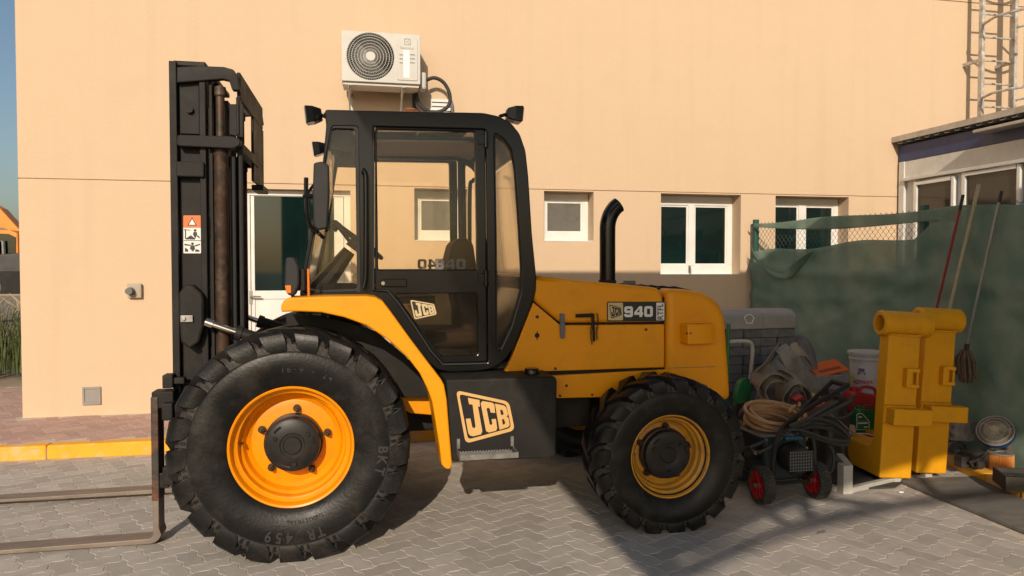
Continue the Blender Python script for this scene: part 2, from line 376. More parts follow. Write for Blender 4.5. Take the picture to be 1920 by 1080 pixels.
wb.add([(13, WY, 0), (13, 16, 0), (13, 16, 7.2), (13, WY, 7.2)], [(0, 1, 2, 3)]); wb.add([(WX, 16, 0), (WX, 16, 7.2), (13, 16, 7.2), (13, 16, 0)], [(0, 1, 2, 3)])
me = bpy.data.meshes.new('wall'); me.from_pydata(wb.v, [], wb.f); finish('wall', me, 'stucco', bld)
def window(o, mull, pane, fy=WY+.20, fw=.055, bot=.09, top=.07):
    x0, x1, z0, z1 = o; x0 -= .0; e = .002
    f = MB(); f.box(x0+e, x1-e, fy, fy+.055, z0+e, z0+bot); f.box(x0+e, x1-e, fy, fy+.055, z1-top, z1-e)
    f.box(x0+e, x0+fw, fy+.001, fy+.054, z0+bot, z1-top); f.box(x1-fw, x1-e, fy+.001, fy+.054, z0+bot, z1-top)
    for a, b in mull: f.box(a, b, fy-.006, fy+.05, z0+bot-.003, z1-top+.003)
    wn = f.build('window', 'white_alu', bld, bevel=.004, seg=1)
    cuts = [x0+fw]+[q for m in mull for q in m]+[x1-fw]
    for a, b in zip(cuts[::2], cuts[1::2]):
        p = MB(); p.box(a-.004, b+.004, fy+.024, fy+.032, z0+bot-.004, z1-top+.004); p.build('pane', pane, wn)
        s = MB()      # sash strip round the pane
        for q in ((a, a+.018, z0+bot, z1-top), (b-.018, b, z0+bot, z1-top), (a+.018, b-.018, z0+bot, z0+bot+.02), (a+.018, b-.018, z1-top-.02, z1-top)): s.box(q[0], q[1], fy+.012, fy+.023, q[2], q[3])
        s.build('sash', 'white_alu', wn)
    sl_ = MB(); sl_.box(x0+e, x1-e, WY-.004, fy-.001, z0+e, z0+.012); sl_.build('sill', 'white_alu', wn)
FY = WY+.20
window(WIN['small'], [], 'pane_dusty', fw=.075, bot=.11, top=.10)
window(WIN['wide'], [(W(1290, 450, FY)[0], W(1302, 450, FY)[0])], 'pane_dark', fw=.075, bot=.12, top=.12)
window(WIN['screened'], [(W(1497, 420, FY)[0], W(1510, 420, FY)[0])], 'pane_dark', fw=.07, bot=.12, top=.10)
wx_, wz_ = W(1292, 503, FY); k = MB(); k.box(wx_-.012, wx_+.012, FY-.022, FY-.007, wz_-.05, wz_+.03); k.tube([(wx_, FY-.02, wz_), (wx_, FY-.045, wz_-.01), (wx_, FY-.045, wz_-.09)], .008, 6); k.build('window_handle', 'grey_steel', bld)
window(WIN['behind'], [], 'pane_dusty', fw=.075, bot=.11, top=.10)
# glazed door
dx0, dx1, dz0, dz1 = DOOR; dy = WY+.09
f = MB(); f.box(dx0+.002, dx0+.05, dy, dy+.06, dz0, dz1-.06); f.box(dx1-.07, dx1-.002, dy, dy+.06, dz0, dz1-.06); f.box(dx0+.002, dx1-.002, dy, dy+.06, dz1-.06, dz1-.002)
dr = f.build('door', 'white_alu', bld, bevel=.004, seg=1)
lx0, lx1 = dx0+.055, dx1-.075; gz0 = W(500, 545, dy)[1]; gz1 = W(500, 368, dy)[1]; gx0 = W(477, 450, dy)[0]; gx1 = lx1-.10
f = MB(); f.box(lx0, gx0, dy+.01, dy+.05, dz0+.01, dz1-.063); f.box(gx1, lx1, dy+.01, dy+.05, dz0+.01, dz1-.063); f.box(gx0, gx1, dy+.011, dy+.049, gz1, dz1-.064); f.box(gx0, gx1, dy+.011, dy+.049, gz0-.09, gz0); f.box(gx0, gx1, dy+.022, dy+.045, dz0+.13, gz0-.09); f.box(gx0, gx1, dy+.011, dy+.049, dz0+.012, dz0+.13)
f.build('leaf', 'white_alu', dr, bevel=.004, seg=1)
f = MB(); f.box(gx0-.003, gx1+.003, dy+.028, dy+.036, gz0-.003, gz1+.003); f.build('pane', 'pane_dark', dr)
f = MB(); hx, hz = W(470, 556, dy); f.box(hx-.015, hx+.015, dy-.002, dy+.012, hz-.08, hz+.06); f.tube([(hx, dy-.002, hz), (hx, dy-.04, hz), (hx+.11, dy-.045, hz)], .009, 8); f.build('handle', 'grey_steel', dr)
# louvred vent near the air conditioner
vx0, vz1 = W(806, 186, WY); vx1, vz0 = W(849, 214, WY)
f = MB(); f.box(vx0, vx1, WY-.018, WY+.001, vz0-.04, vz1); ve = f.build('wall_vent', 'white_alu', bld, bevel=.004)
M('slot_dark', (.015, .013, .011), rough=.9)
for q in range(4):
    z = vz1-.03-q*.046; s = MB(); s.box(vx0+.02, vx1-.02, WY-.0205, WY-.0185, z-.011, z); s.build('slot', 'slot_dark', ve)

# ------------------------------------------------------------------ canopy behind the viewer (it throws the big shadow)
CH = 4.3; T = CH/.48; sh = lambda x, y, z=CH: (x-.272*z/.48, y-z/.48)
M('roof_sheet', (.42, .42, .40), (.36, .36, .34), rough=.5, metal=.3, scale=2)
cn = thing('steel_canopy', 'flat sheet roof on steel posts, known by its shadow over the machine rear', 'canopy', (3, -4, 0))
k = MB(); k.prismz([sh(*p) for p in ((1.44, 3.70), (1.61, 3.74), (1.99, 3.93), (2.585, 4.33), (2.89, 4.51), (3.1, 4.60), (4.0, 5.06), (4.7, 5.28), (5.3, 5.5), (7.2, 6.0), (11, 6.2), (11, 11.3), (1.42, 11.3))], CH, CH+.08); k.build('roof', 'roof_sheet', cn)
def bar(a, b, w_): 
    k = MB(); A = Vector((*sh(*a), CH+.04)); B = Vector((*sh(*b), CH+.04)); k.tube([A, B], w_, 6); k.build('purlin', 'grey_steel', cn)
ch = [(1.50, 3.46), (1.869, 3.68), (2.315, 3.93), (2.678, 4.07), (3.058, 4.19), (3.514, 4.29), (4.055, 4.37), (5.2, 4.44), (6.6, 4.5)]
for a, b in zip(ch, ch[1:]): bar(a, b, .048)
for a, b in (((2.56, 4.36), (2.64, 4.07)), ((3.05, 4.60), (2.75, 4.10)), ((3.08, 4.60), (3.33, 4.40)), ((3.33, 4.40), (3.60, 4.29)), ((4.35, 5.2), (3.9, 4.36)), ((4.6, 5.25), (5.1, 4.43)), ((1.60, 3.76), (1.66, 3.55))): bar(a, b, .036)
for px_, py_ in ((-.85, -5.1), (8.2, -2.2), (8.2, 1.9)):
    k = MB(); k.box(px_-.06, px_+.06, py_-.06, py_+.06, -.01, CH); k.build('post', 'grey_steel', cn)

# ------------------------------------------------------------------ site cabin behind the fence
CX = 6.62
M('cabin_blue', (.022, .038, .12), (.032, .05, .15), rough=.45, scale=3, dirt=(.07, .085, .13), dscale=5, damt=.4)
M('cabin_white', (.66, .655, .62), (.58, .575, .54), rough=.5, scale=4, dirt=(.35, .32, .27), dscale=5, damt=.4)
M('cabin_glass', (.03, .028, .022), (.05, .045, .036), rough=.08, scale=2, spec=.6)
M('zinc', (.42, .41, .39), (.52, .51, .48), rough=.45, metal=.5, scale=6, dirt=(.3, .24, .17), dscale=7, damt=.5)
cb = thing('site_cabin', 'blue and white site cabin with corrugated roof behind the green fence', 'cabin', (CX, 6.9, 0))
CY = atX(1686, 400, CX).y
cyz = lambda u, v: (lambda p: (p.y, p.z))(atX(u, v, CX))
k = MB(); k.box(CX+.02, CX+2.8, 1.0, CY-.02, 0, 3.133); k.build('wall', 'cabin_white', cb)
k = MB(); k.box(CX-.012, CX+.019, 1.0, CY, 2.938, 3.133); k.build('blue_band', 'cabin_blue', cb)
k = MB(); k.box(CX-.02, CX+.019, CY-.10, CY, 0, 2.935); k.build('corner_post', 'cabin_white', cb, bevel=.01)
k = MB(); k.box(CX-.006, CX+.018, 1.0, CY-.102, 2.728, 2.933); k.build('head_panel', 'cabin_white', cb)
k = MB(); k.box(CX-.05, CX+.018, 1.0, CY-.102, 2.686, 2.725); k.build('drip_rail', 'cabin_white', cb, bevel=.006)
ya = [cyz(1716, 380)[0], cyz(1792, 380)[0], cyz(1806, 380)[0], cyz(1916, 380)[0]]
for (y1, y0, zt_) in ((ya[0], ya[1], 2.660), (ya[2], ya[3], 2.681), (ya[3]-.08, ya[3]-1.0, 2.681)):
    f = MB(); t = .045
    f.box(CX-.03, CX+.018, y0, y0+t, 1.2, zt_); f.box(CX-.03, CX+.018, y1-t, y1, 1.2, zt_); f.box(CX-.03, CX+.018, y0+t, y1-t, zt_-t, zt_); f.box(CX-.03, CX+.018, y0+t, y1-t, 1.2, 1.2+t)
    wn = f.build('window', 'white_alu', cb, bevel=.005); p = MB(); p.box(CX-.002, CX+.012, y0+t-.003, y1-t+.003, 1.2+t-.003, zt_-t+.003); p.build('pane', 'cabin_glass', wn)
# corrugated roof: ridges run out over the edge
k = MB(); yy = 1.0; pr = []
while yy < CY+.03:
    pr += [(yy, 3.156), (yy+.05, 3.156), (yy+.075, 3.191), (yy+.125, 3.191)]; yy += .15
vs = []
for (y, z) in pr: vs += [(CX-.076, y, z), (CX+3, y, z+.10), (CX-.076, y, z+.006), (CX+3, y, z+.106)]
fs = []
for q in range(len(pr)-1): a = q*4; b = a+4; fs += [(a, a+1, b+1, b), (a+2, b+2, b+3, a+3), (a, b, b+2, a+2)]
k.add(vs, fs); k.build('roof', 'zinc', cb)
k = MB(); k.box(CX-.10, CX-.078, 1.0, CY+.03, 3.180, 3.243); k.box(CX-.10, CX+.1, 1.0, CY+.03, 3.243, 3.250); k.build('roof_edge', 'zinc', cb, bevel=.003)
ay = atX(1822, 240, CX-.25).y
k = MB(); k.prismz([(CX-.014, ay), (CX-.22, ay+.02), (CX-.22, 1.2), (CX-.014, 1.2)], 3.054, 3.086); k.build('awning', 'zinc', cb, bevel=.004)

# ------------------------------------------------------------------ roof ladder on the wall
M('ladder_paint', (.62, .60, .54), (.30, .28, .25), rough=.6, scale=14, dirt=(.30, .13, .05), dscale=12, damt=.7)
LY = WY-.28
la = thing('cage_ladder', 'peeling white steel cage ladder fixed to the wall above the cabin', 'ladder', (wx(1870, LY), LY, 2.9))
lxa, lxb = wx(1835, LY), wx(1896, LY)
for xx in (lxa, lxb):
    k = MB(); k.box(xx-.022, xx+.022, LY-.03, LY+.03, 2.95, 6.6); k.build('rail', 'ladder_paint', la, bevel=.004)
z = 3.05
while z < 6.5: k = MB(); k.tube([(lxa, LY, z), (lxb, LY, z)], .012, 8); k.build('rung', 'ladder_paint', la); z += .285
for q, z in enumerate((3.72, 4.62, 5.5)):
    rr = (lxb-lxa)/2+.1; cx = (lxa+lxb)/2; pts = [(lxa, LY, z)]+[(cx+rr*math.cos(a), LY-.28+(-rr-.12)*math.sin(a), z) for a in [math.pi*(1-t/12) for t in range(13)]]+[(lxb, LY, z)]
    k = MB(); k.tube(pts, .016, 6); k.build('hoop', 'ladder_paint', la)
for a in (.28, .5, .74):
    an = math.pi*a; rr = (lxb-lxa)/2+.1; k = MB(); xx, y2 = (lxa+lxb)/2+rr*math.cos(an), LY-.28+(-rr-.12)*math.sin(an); k.box(xx-.02, xx+.02, y2-.004, y2+.004, 3.7, 6.5); k.build('cage_strap', 'ladder_paint', la)
for z in (4.2, 5.8):
    for xx in (lxa, lxb): k = MB(); k.box(xx-.015, xx+.015, LY+.031, WY-.001, z-.02, z+.02); k.build('wall_bracket', 'ladder_paint', la)

# ------------------------------------------------------------------ fence with shade net
M('fence_green', (.012, .075, .06), (.02, .09, .07), rough=.5, scale=6)
M('wire', (.07, .10, .085), rough=.5, metal=.4)
def netmat():
    m = bpy.data.materials.new('shade_net'); m.use_nodes = True; MATS['shade_net'] = m
    n = m.node_tree.nodes; l = m.node_tree.links; b = n['Principled BSDF']; out = n['Material Output']
    b.inputs['Roughness'].default_value = .9; b.inputs['Specular IOR Level'].default_value = .1
    tc = n.new('ShaderNodeTexCoord'); t = n.new('ShaderNodeTexNoise'); t.inputs['Scale'].default_value = 3; t.inputs['Detail'].default_value = 7; l.new(tc.outputs['Object'], t.inputs['Vector'])
    r = n.new('ShaderNodeValToRGB'); r.color_ramp.elements[0].position = .3; r.color_ramp.elements[1].position = .75
    r.color_ramp.elements[0].color = (.18, .31, .25, 1); r.color_ramp.elements[1].color = (.40, .49, .40, 1); l.new(t.outputs[0], r.inputs[0]); l.new(r.outputs[0], b.inputs['Base Color'])
    tl = n.new('ShaderNodeBsdfTranslucent'); l.new(r.outputs[0], tl.inputs[0]); m0 = n.new('ShaderNodeMixShader'); m0.inputs[0].default_value = .4; l.new(b.outputs[0], m0.inputs[1]); l.new(tl.outputs[0], m0.inputs[2])
    tr = n.new('ShaderNodeBsdfTransparent'); mx = n.new('ShaderNodeMixShader'); mr = n.new('ShaderNodeMapRange'); mr.inputs['From Min'].default_value = .4; mr.inputs['From Max'].default_value = .75; mr.inputs['To Min'].default_value = .08; mr.inputs['To Max'].default_value = .30
    t2 = n.new('ShaderNodeTexNoise'); t2.inputs['Scale'].default_value = 1.7; l.new(tc.outputs['Object'], t2.inputs['Vector']); l.new(t2.outputs[0], mr.inputs['Value']); l.new(mr.outputs[0], mx.inputs[0])
    l.new(m0.outputs[0], mx.inputs[1]); l.new(tr.outputs[0], mx.inputs[2]); l.new(mx.outputs[0], out.inputs[0])
netmat()
FP = [(4.60, 8.06), (5.02, 5.86), (5.06, 3.6), (5.06, 1.9)]; FH = 2.16
fe = thing('fence', 'green chain link fence covered with torn green shade net', 'fence', (4.6, 8.06, 0))
def falong(s):
    for a, b in zip(FP, FP[1:]):
        L = math.dist(a, b)
        if s <= L or b is FP[-1]: t = s/L; return (a[0]+(b[0]-a[0])*t, a[1]+(b[1]-a[1])*t)
        s -= L
FL = sum(math.dist(a, b) for a, b in zip(FP, FP[1:])); L1 = math.dist(FP[0], FP[1])
for q, (x, y) in enumerate(FP):
    k = MB(); k.box(x-.028, x+.028, y-.028, y+.028, -.01, FH+.03); k.build('post', 'fence_green', fe, bevel=.006)
a = FP[0]; k = MB(); k.tube([(a[0]+.02, a[1]-.03, 1.75), (*falong(1.0), .05)], .02, 8); k.build('brace', 'fence_green', fe)
k = MB()
for zz in (FH-.03, 1.75, .25): k.tube([(*falong(FL*t/24), zz) for t in range(25)], .0035, 4)
k.build('line_wire', 'wire', fe)
k = MB(); dS = .031; ncol = int(FL/dS)            # chain link: each wire zigzags up the fence
for c in range(0, ncol-1, 2):
    pts = []; z = .1 if c > 999 else 1.25; r_ = 0
    while z < FH+.012:
        s = (c+(r_ % 2)*1.0+.0)*dS; x, y = falong(min(s, FL)); off = .004 if (r_ % 2) else -.004
        pts.append((x+off, y, z)); z += .036; r_ += 1
    k.tube(pts, .0021, 3, cap=False)
    pts2 = [(p[0]-.002, *falong(min((c+2-(q % 2))*dS, FL))[1:], p[2]) for q, p in enumerate(pts)]
    pts2 = []; z = 1.25; r_ = 0
    while z < FH+.012:
        s = (c+2-(r_ % 2)*1.0)*dS; x, y = falong(min(s, FL)); pts2.append((x+(-.004 if r_ % 2 else .004), y, z)); z += .036; r_ += 1
    k.tube(pts2, .0021, 3, cap=False)
k.build('chain_link', 'wire', fe)['kind'] = 'stuff'
def net(name, s0, s1, bot, top, off, amp, ns, nz, seed):
    vs = []; fs = []
    for i in range(ns+1):
        s = s0+(s1-s0)*i/ns; x, y = falong(min(max(s, 0), FL)); b_, t_ = bot(s), top(s)
        for j in range(nz+1):
            t = j/nz; z = b_+(t_-b_)*t
            d = noise.noise(Vector((s*1.3+seed, z*1.1, seed)))*amp+noise.noise(Vector((s*4+seed, z*9+s*3, 3)))*amp*.35+.030*math.exp(-((z-1.62+.05*s)/.06)**2)+.022*math.exp(-((z-.55-.42*s)/.05)**2)*(1 if s < L1*1.1 else .3)+.02*math.exp(-((z-1.28+.04*math.sin(s*3))/.045)**2)
            vs.append((x-off-d-.5*amp, y, z))
    for i in range(ns):
        for j in range(nz): a = i*(nz+1)+j; fs.append((a, a+nz+1, a+nz+2, a+1))
    me = bpy.data.meshes.new(name); me.from_pydata(vs, [], fs); o = finish(name, me, 'shade_net', fe, smooth=True, ang=180)
    so_ = o.modifiers.new('thick', 'SOLIDIFY'); so_.thickness = .0015; return o
gap = lambda s: (1.80+.10*(s/L1)+.02*math.sin(s*5)) if s < L1 else 1.9+min(1, (s-L1)/.35)*.22+.03*math.sin(s*3)
net('net_sheet', 0, FL, lambda s: .02, gap, .036, .05, 110, 46, 2.)
net('net_strip', 0.02, L1+.45, lambda s: FH-.055-.05*math.sin(min(1, s/L1)*math.pi)-.07*(s/L1), lambda s: FH-.02-.03*math.sin(s*4)*.4, .045, .03, 46, 6, 9.)
# loose twisted flap near the first post
vs = []; fs = []
for i in range(25):
    t = i/24; x, y = falong(.05+t*.95); z = 1.83-.30*math.sin(t*math.pi*.92)+.03*t
    for j in range(5):
        q = (j-2)*.022; an = t*5; vs.append((x-.10-q*math.sin(an)-.02*math.sin(t*9), y, z+q*math.cos(an)*1.4))
for i in range(24):
    for j in range(4): a = i*5+j; fs.append((a, a+5, a+6, a+1))
me = bpy.data.meshes.new('net_flap'); me.from_pydata(vs, [], fs); o = finish('net_flap', me, 'shade_net', fe, smooth=True, ang=180); o.modifiers.new('thick', 'SOLIDIFY').thickness = .002
# yellow kerb along the fence foot, loose slab in front of it
fk = MB(); fk.prismz([(4.74, 5.40), (4.80, 5.40), (4.57, 4.30), (4.55, 1.5), (4.49, 1.5), (4.51, 4.30)], -.01, .05); fkerb = struct(fk.build('fence_kerb', 'concrete'))
kl = [Vector((4.74, 5.38, 0)), Vector((4.585, 4.70, 0)), Vector((4.50, 4.31, 0)), Vector((4.49, 3.6, 0)), Vector((4.49, 2.9, 0)), Vector((4.49, 2.2, 0)), Vector((4.49, 1.5, 0))]
for a, b in zip(kl, kl[1:]):
    d = (b-a).normalized(); nn = Vector((-d.y, d.x, 0)); jx = random.uniform(-.008, .008); a2, b2 = a+d*.006+nn*jx, b-d*.006+nn*jx
    k = MB(); k.prismz([tuple((a2-nn*.01).xy), tuple((b2-nn*.01).xy), tuple((b2+nn*.115).xy), tuple((a2+nn*.115).xy)], -.008, .075+random.uniform(-.01, .008)); k.build('kerb_stone', 'kerb_yellow', fkerb, bevel=.016)
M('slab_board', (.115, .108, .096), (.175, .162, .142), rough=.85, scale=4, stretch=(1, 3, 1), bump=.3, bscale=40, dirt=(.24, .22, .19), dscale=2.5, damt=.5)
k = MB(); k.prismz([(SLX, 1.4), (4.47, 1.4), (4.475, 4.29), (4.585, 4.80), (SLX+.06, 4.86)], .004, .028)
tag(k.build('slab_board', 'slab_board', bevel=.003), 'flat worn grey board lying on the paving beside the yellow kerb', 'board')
M('debris', (.2, .18, .15), rough=.9)

# ------------------------------------------------------------------ far left: grass and excavator beyond the corner
M('grass_blade', (.045, .075, .018), (.10, .115, .035), rough=.7, scale=20)
M('seed_head', (.34, .29, .19), rough=.9)
gp = atZ(22, 702, .12)
k = MB(); kh = MB(); rg = random.Random(3)
for q in range(900):
    x = gp.x-1.6+rg.random()*2.6; y = gp.y+.05+rg.random()*1.5; h = rg.uniform(.6, 1.15)*(1 if x < gp.x+.6 else .9); an = rg.uniform(0, 6.28); ln = rg.uniform(.1, .55)*h
    dx, dy_ = math.cos(an)*ln, math.sin(an)*ln; wv = .007; nx, ny = -math.sin(an)*wv, math.cos(an)*wv
    pts = [(0, 0, 0), (dx*.15, dy_*.15, h*.45), (dx*.5, dy_*.5, h*.82), (dx, dy_, h*(.98 if q % 3 else .8))]; vs = []
    for t, p in enumerate(pts): ww = (1, .9, .6, .08)[t]; vs += [(x+p[0]-nx*ww, y+p[1]-ny*ww, .1+p[2]), (x+p[0]+nx*ww, y+p[1]+ny*ww, .1+p[2])]
    k.add(vs, [(0, 1, 3, 2), (2, 3, 5, 4), (4, 5, 7, 6)])
    if q % 11 == 0: e = Vector((x+dx, y+dy_, .1+h)); d = Vector((dx*.4, dy_*.4, .10)); kh.tube([e-d*.3, e+d*.4, e+d*1.3], [.006, .016, .003], 5)
me = bpy.data.meshes.new('blades'); me.from_pydata(k.v, [], k.f)
gt = thing('fountain_grass', 'tall green ornamental grass growing behind the wall corner', 'grass', (gp.x, gp.y+.7, .1))
finish('blades', me, 'grass_blade', gt)['kind'] = 'stuff'; kh.build('seed_heads', 'seed_head', gt)['kind'] = 'stuff'
M('exc_orange', (.75, .22, .012), (.8, .27, .02), rough=.45, scale=2, dirt=(.4, .25, .12), dscale=3, damt=.3)
EY = 24.
M('far_machine', (.03, .03, .03), (.06, .055, .05), rough=.6, scale=3)
ex = thing('excavator', 'orange excavator parked far off beyond the wall corner', 'excavator', (atY(10, 520, EY).x, EY, 0))
E_ = lambda pts, dy=0: WW(pts, EY+dy)
k = MB(); k.prism(E_([(-120, 376), (-60, 352), (-14, 380), (8, 392), (46, 434), (46, 444), (16, 430), (-14, 426), (-60, 392), (-116, 400)]), EY-.25, EY+.25); k.build('boom', 'exc_orange', ex, bevel=.03)
k = MB(); k.prism(E_([(8, 434), (46, 434), (60, 440), (62, 498), (4, 498)]), EY-.9, EY+.3); c_ = k.build('cab', 'exc_orange', ex, bevel=.05)
k = MB(); k.prism(E_([(15, 440), (44, 441), (56, 447), (56, 476), (13, 476)]), EY-.93, EY-.88); k.build('pane', 'pane_dark', c_)
k = MB(); k.prism(E_([(-40, 484), (140, 470), (150, 520), (-40, 522)]), EY-1.2, EY+1.4); k.build('body', 'far_machine', ex, bevel=.05)
k = MB(); k.prism(rounded(E_([(-70, 508), (150, 508), (158, 548), (-78, 548)]), .3), EY-1.4, EY+1.6); k.build('track', 'black_steel', ex)
k = MB(); k.tube([(*atY(-6, 470, EY-1).xy, 1.8), tuple(atY(-4, 452, EY-1.)), tuple(atY(6, 452, EY-1)), tuple(atY(8, 490, EY-1))], .05, 6); k.build('handrail', 'grey_steel', ex)
M('far_wall', (.30, .24, .17), (.25, .20, .145), rough=.9, scale=.3)
k = MB(); k.box(-60, -6, 46, 46.4, 0, 2.3); tag(k.build('boundary_wall', 'far_wall'), 'low sand coloured boundary wall far behind the excavator', 'wall')
# ------------------------------------------------------------------ forklift
M('machine_yellow', (.80, .305, .002), (.80, .315, .003), rough=.38, scale=1.5, dirt=(.55, .235, .012), dscale=6, damt=.42, chips=((.62, .52, .38), 11, .735), spec=.3, rough2=.46)
M('rim_orange', (.86, .29, .001), (.84, .28, .0015), rough=.34, scale=2, dirt=(.42, .15, .015), dscale=8, damt=.45, spec=.35, chips=((.16, .07, .03), 15, .73))
M('rim_worn', (.62, .28, .02), (.50, .24, .03), rough=.5, scale=6, dirt=(.22, .13, .05), dscale=9, damt=.7)
M('cab_black', (.0035, .0035, .0036), (.006, .006, .006), rough=.2, scale=3, dirt=(.025, .023, .02), dscale=6, damt=.12, spec=.4, chips=((.10, .095, .085), 16, .74))
M('rubber_trim', (.012, .012, .012), (.02, .019, .018), rough=.7, scale=8)
M('tyre_rubber', (.006, .0058, .0056), (.010, .0096, .009), rough=.33, scale=7, bump=.14, bscale=70, dirt=(.06, .052, .043), dscale=6, damt=.45, rough2=.5, spec=.27, chips=((.075, .066, .055), 9, .69))
M('tyre_dusty', (.02, .018, .016), (.055, .048, .04), rough=.8, scale=9, bump=.15, bscale=120)
M('tyre_print', (.017, .0165, .016), rough=.6)
M('hub_black', (.010, .010, .010), (.02, .018, .016), rough=.42, scale=8, dirt=(.05, .03, .02), dscale=9, damt=.5, spec=.3)
M('nut_steel', (.10, .075, .05), (.05, .035, .025), rough=.45, metal=.8, scale=20)
M('rust_cyl', (.085, .045, .028), (.035, .026, .02), rough=.55, metal=.3, scale=9, dirt=(.20, .15, .11), dscale=14, damt=.6)
M('chrome', (.62, .58, .52), rough=.18, metal=1.)
M('fork_steel', (.17, .135, .108), (.235, .19, .155), rough=.62, metal=.25, scale=6, stretch=(.6, 2, 2), dirt=(.30, .24, .19), dscale=7, damt=.6, bump=.08, bscale=60)
M('fork_shank', (.022, .02, .018), (.055, .046, .038), rough=.6, metal=.2, scale=9, dirt=(.28, .09, .035), dscale=5, damt=.75, bump=.1, bscale=50)
M('decal_gold', (.62, .36, .12), (.66, .40, .15), rough=.5, scale=5)
M('decal_black', (.01, .009, .008), rough=.4)
M('decal_cream', (.58, .45, .24), rough=.45)
M('decal_white', (.72, .71, .69), rough=.45)
M('decal_grey', (.13, .115, .10), rough=.5)
M('decal_orange', (.75, .16, .03), rough=.5)
M('seat_brown', (.035, .016, .010), (.05, .022, .014), rough=.7, scale=9)
M('headliner', (.66, .56, .40), (.60, .51, .36), rough=.9, scale=4)
M('lamp_lens', (.35, .36, .36), rough=.12, spec=.8)
M('indicator_orange', (.75, .19, .02), rough=.25)
M('step_metal', (.35, .34, .32), (.2, .19, .18), rough=.42, metal=.7, scale=20)
M('chain_rust', (.10, .05, .025), (.05, .035, .025), rough=.6, metal=.5, scale=30)
M('latch_grey', (.12, .125, .13), rough=.6)
glass('cab_glass', (.985, .96, .90), refl=.6, dust=.012, dustc=(.5, .46, .38))
glass('tint_glass', (.78, .74, .64), refl=.7, dust=.008, dustc=(.4, .37, .3))

F = thing('forklift', 'yellow rough terrain forklift with black cab and tall black mast', 'forklift', (.6, 5.3, 0))
FO = Vector((.6, 5.3, 0))
# ---- wheels (built at the near side, turned round for the far side)
def tyre_mb(R0, Wd, nl, rb):
    hw = Wd/2; k = MB(); Rc = R0-.035*R0/.655
    prof = [(rb-.012, -hw*.62), (rb, -hw*.72), (rb+.012, -hw*.80), (rb+.05, -hw*.90), (rb+(Rc-rb)*.42, -hw*1.0), (rb+(Rc-rb)*.66, -hw*.985), (rb+(Rc-rb)*.70, -hw*.962), (rb+(Rc-rb)*.72, -hw*.975), (rb+(Rc-rb)*.84, -hw*.945), (Rc-.018, -hw*.84), (Rc-.002, -hw*.55), (Rc+.004, 0)]
    prof = prof+[(r, -y) for r, y in prof[-2::-1]]
    base = MB(); base.lathe([(r, y) for r, y in prof[7:-7]], 96, cap=False); k.lathe(prof[:9], 96, cap=False); k.lathe(prof[-9:], 96, cap=False)
    # lugs: from the shoulder wall over the tread to just past the middle, swept forward
    s0 = R0/.655
    for side in (-1, 1):
        for q in range(nl):
            a0 = 2*math.pi*(q+(0 if side < 0 else .5))/nl
            path = [(rb+(Rc-rb)*.705, hw*.975, -.02, .030, .042), (rb+(Rc-rb)*.78, hw*1.0, 0.0, .041, .053), (rb+(Rc-rb)*.92, hw*1.0, 0.015, .046, .061), (R0-.020*s0, hw*.945, .03, .047, .065), (R0-.004*s0, hw*.84, .06, .043, .057), (R0, hw*.40, .16, .031, .044), (R0, -hw*.06, .29, .027, .040)]
            path = [(r, y, a, wt*s0*1.38, wb*s0*1.30) for r, y, a, wt, wb in path]; vs = []
            jit = random.uniform(-.012, .012)
            for r, y, da, wt, wb in path:
                an = a0+da+jit; yy = side*y
                shoulder = y > hw*.96
                top = Vector((r*math.cos(an), yy, r*math.sin(an))); tg = Vector((-math.sin(an), 0, math.cos(an)))
                inn = Vector((math.cos(an), 0, math.sin(an)))
                dn = (-inn*.06*s0 if not shoulder else Vector((0, -side*.045, 0))-inn*.01)
                vs += [top+tg*wt, top-tg*wt, top-tg*wb*.86+dn, top+tg*wb*.86+dn]
            n = len(path); fs = [(0, 1, 2, 3), tuple(4*(n-1)+t for t in (3, 2, 1, 0))]
            for t in range(n-1):
                for e in range(4): fs.append((4*t+e, 4*t+(e+1) % 4, 4*t+4+(e+1) % 4, 4*t+4+e))
            k.add(vs, fs)
    return k, base
def arc_text(s, r, a_mid, size, step, c, y, mat, wheel, off=.0, name='letter', sx=1.):
    n = len(s)
    for q, chh in enumerate(s):
        if chh == ' ': continue
        me, w_, h_ = text_mesh(chh, size, .002, off, sx=sx); a = a_mid-(q-(n-1)/2)*step
        e_r = Vector((math.cos(a), 0, math.sin(a))); e_t = Vector((math.sin(a), 0, -math.cos(a)))
        me.transform(frameM(Vector(c)+e_r*r+Vector((0, y, 0)), e_t, e_r, Vector((0, -1, 0)))); finish(name, me, mat, wheel)
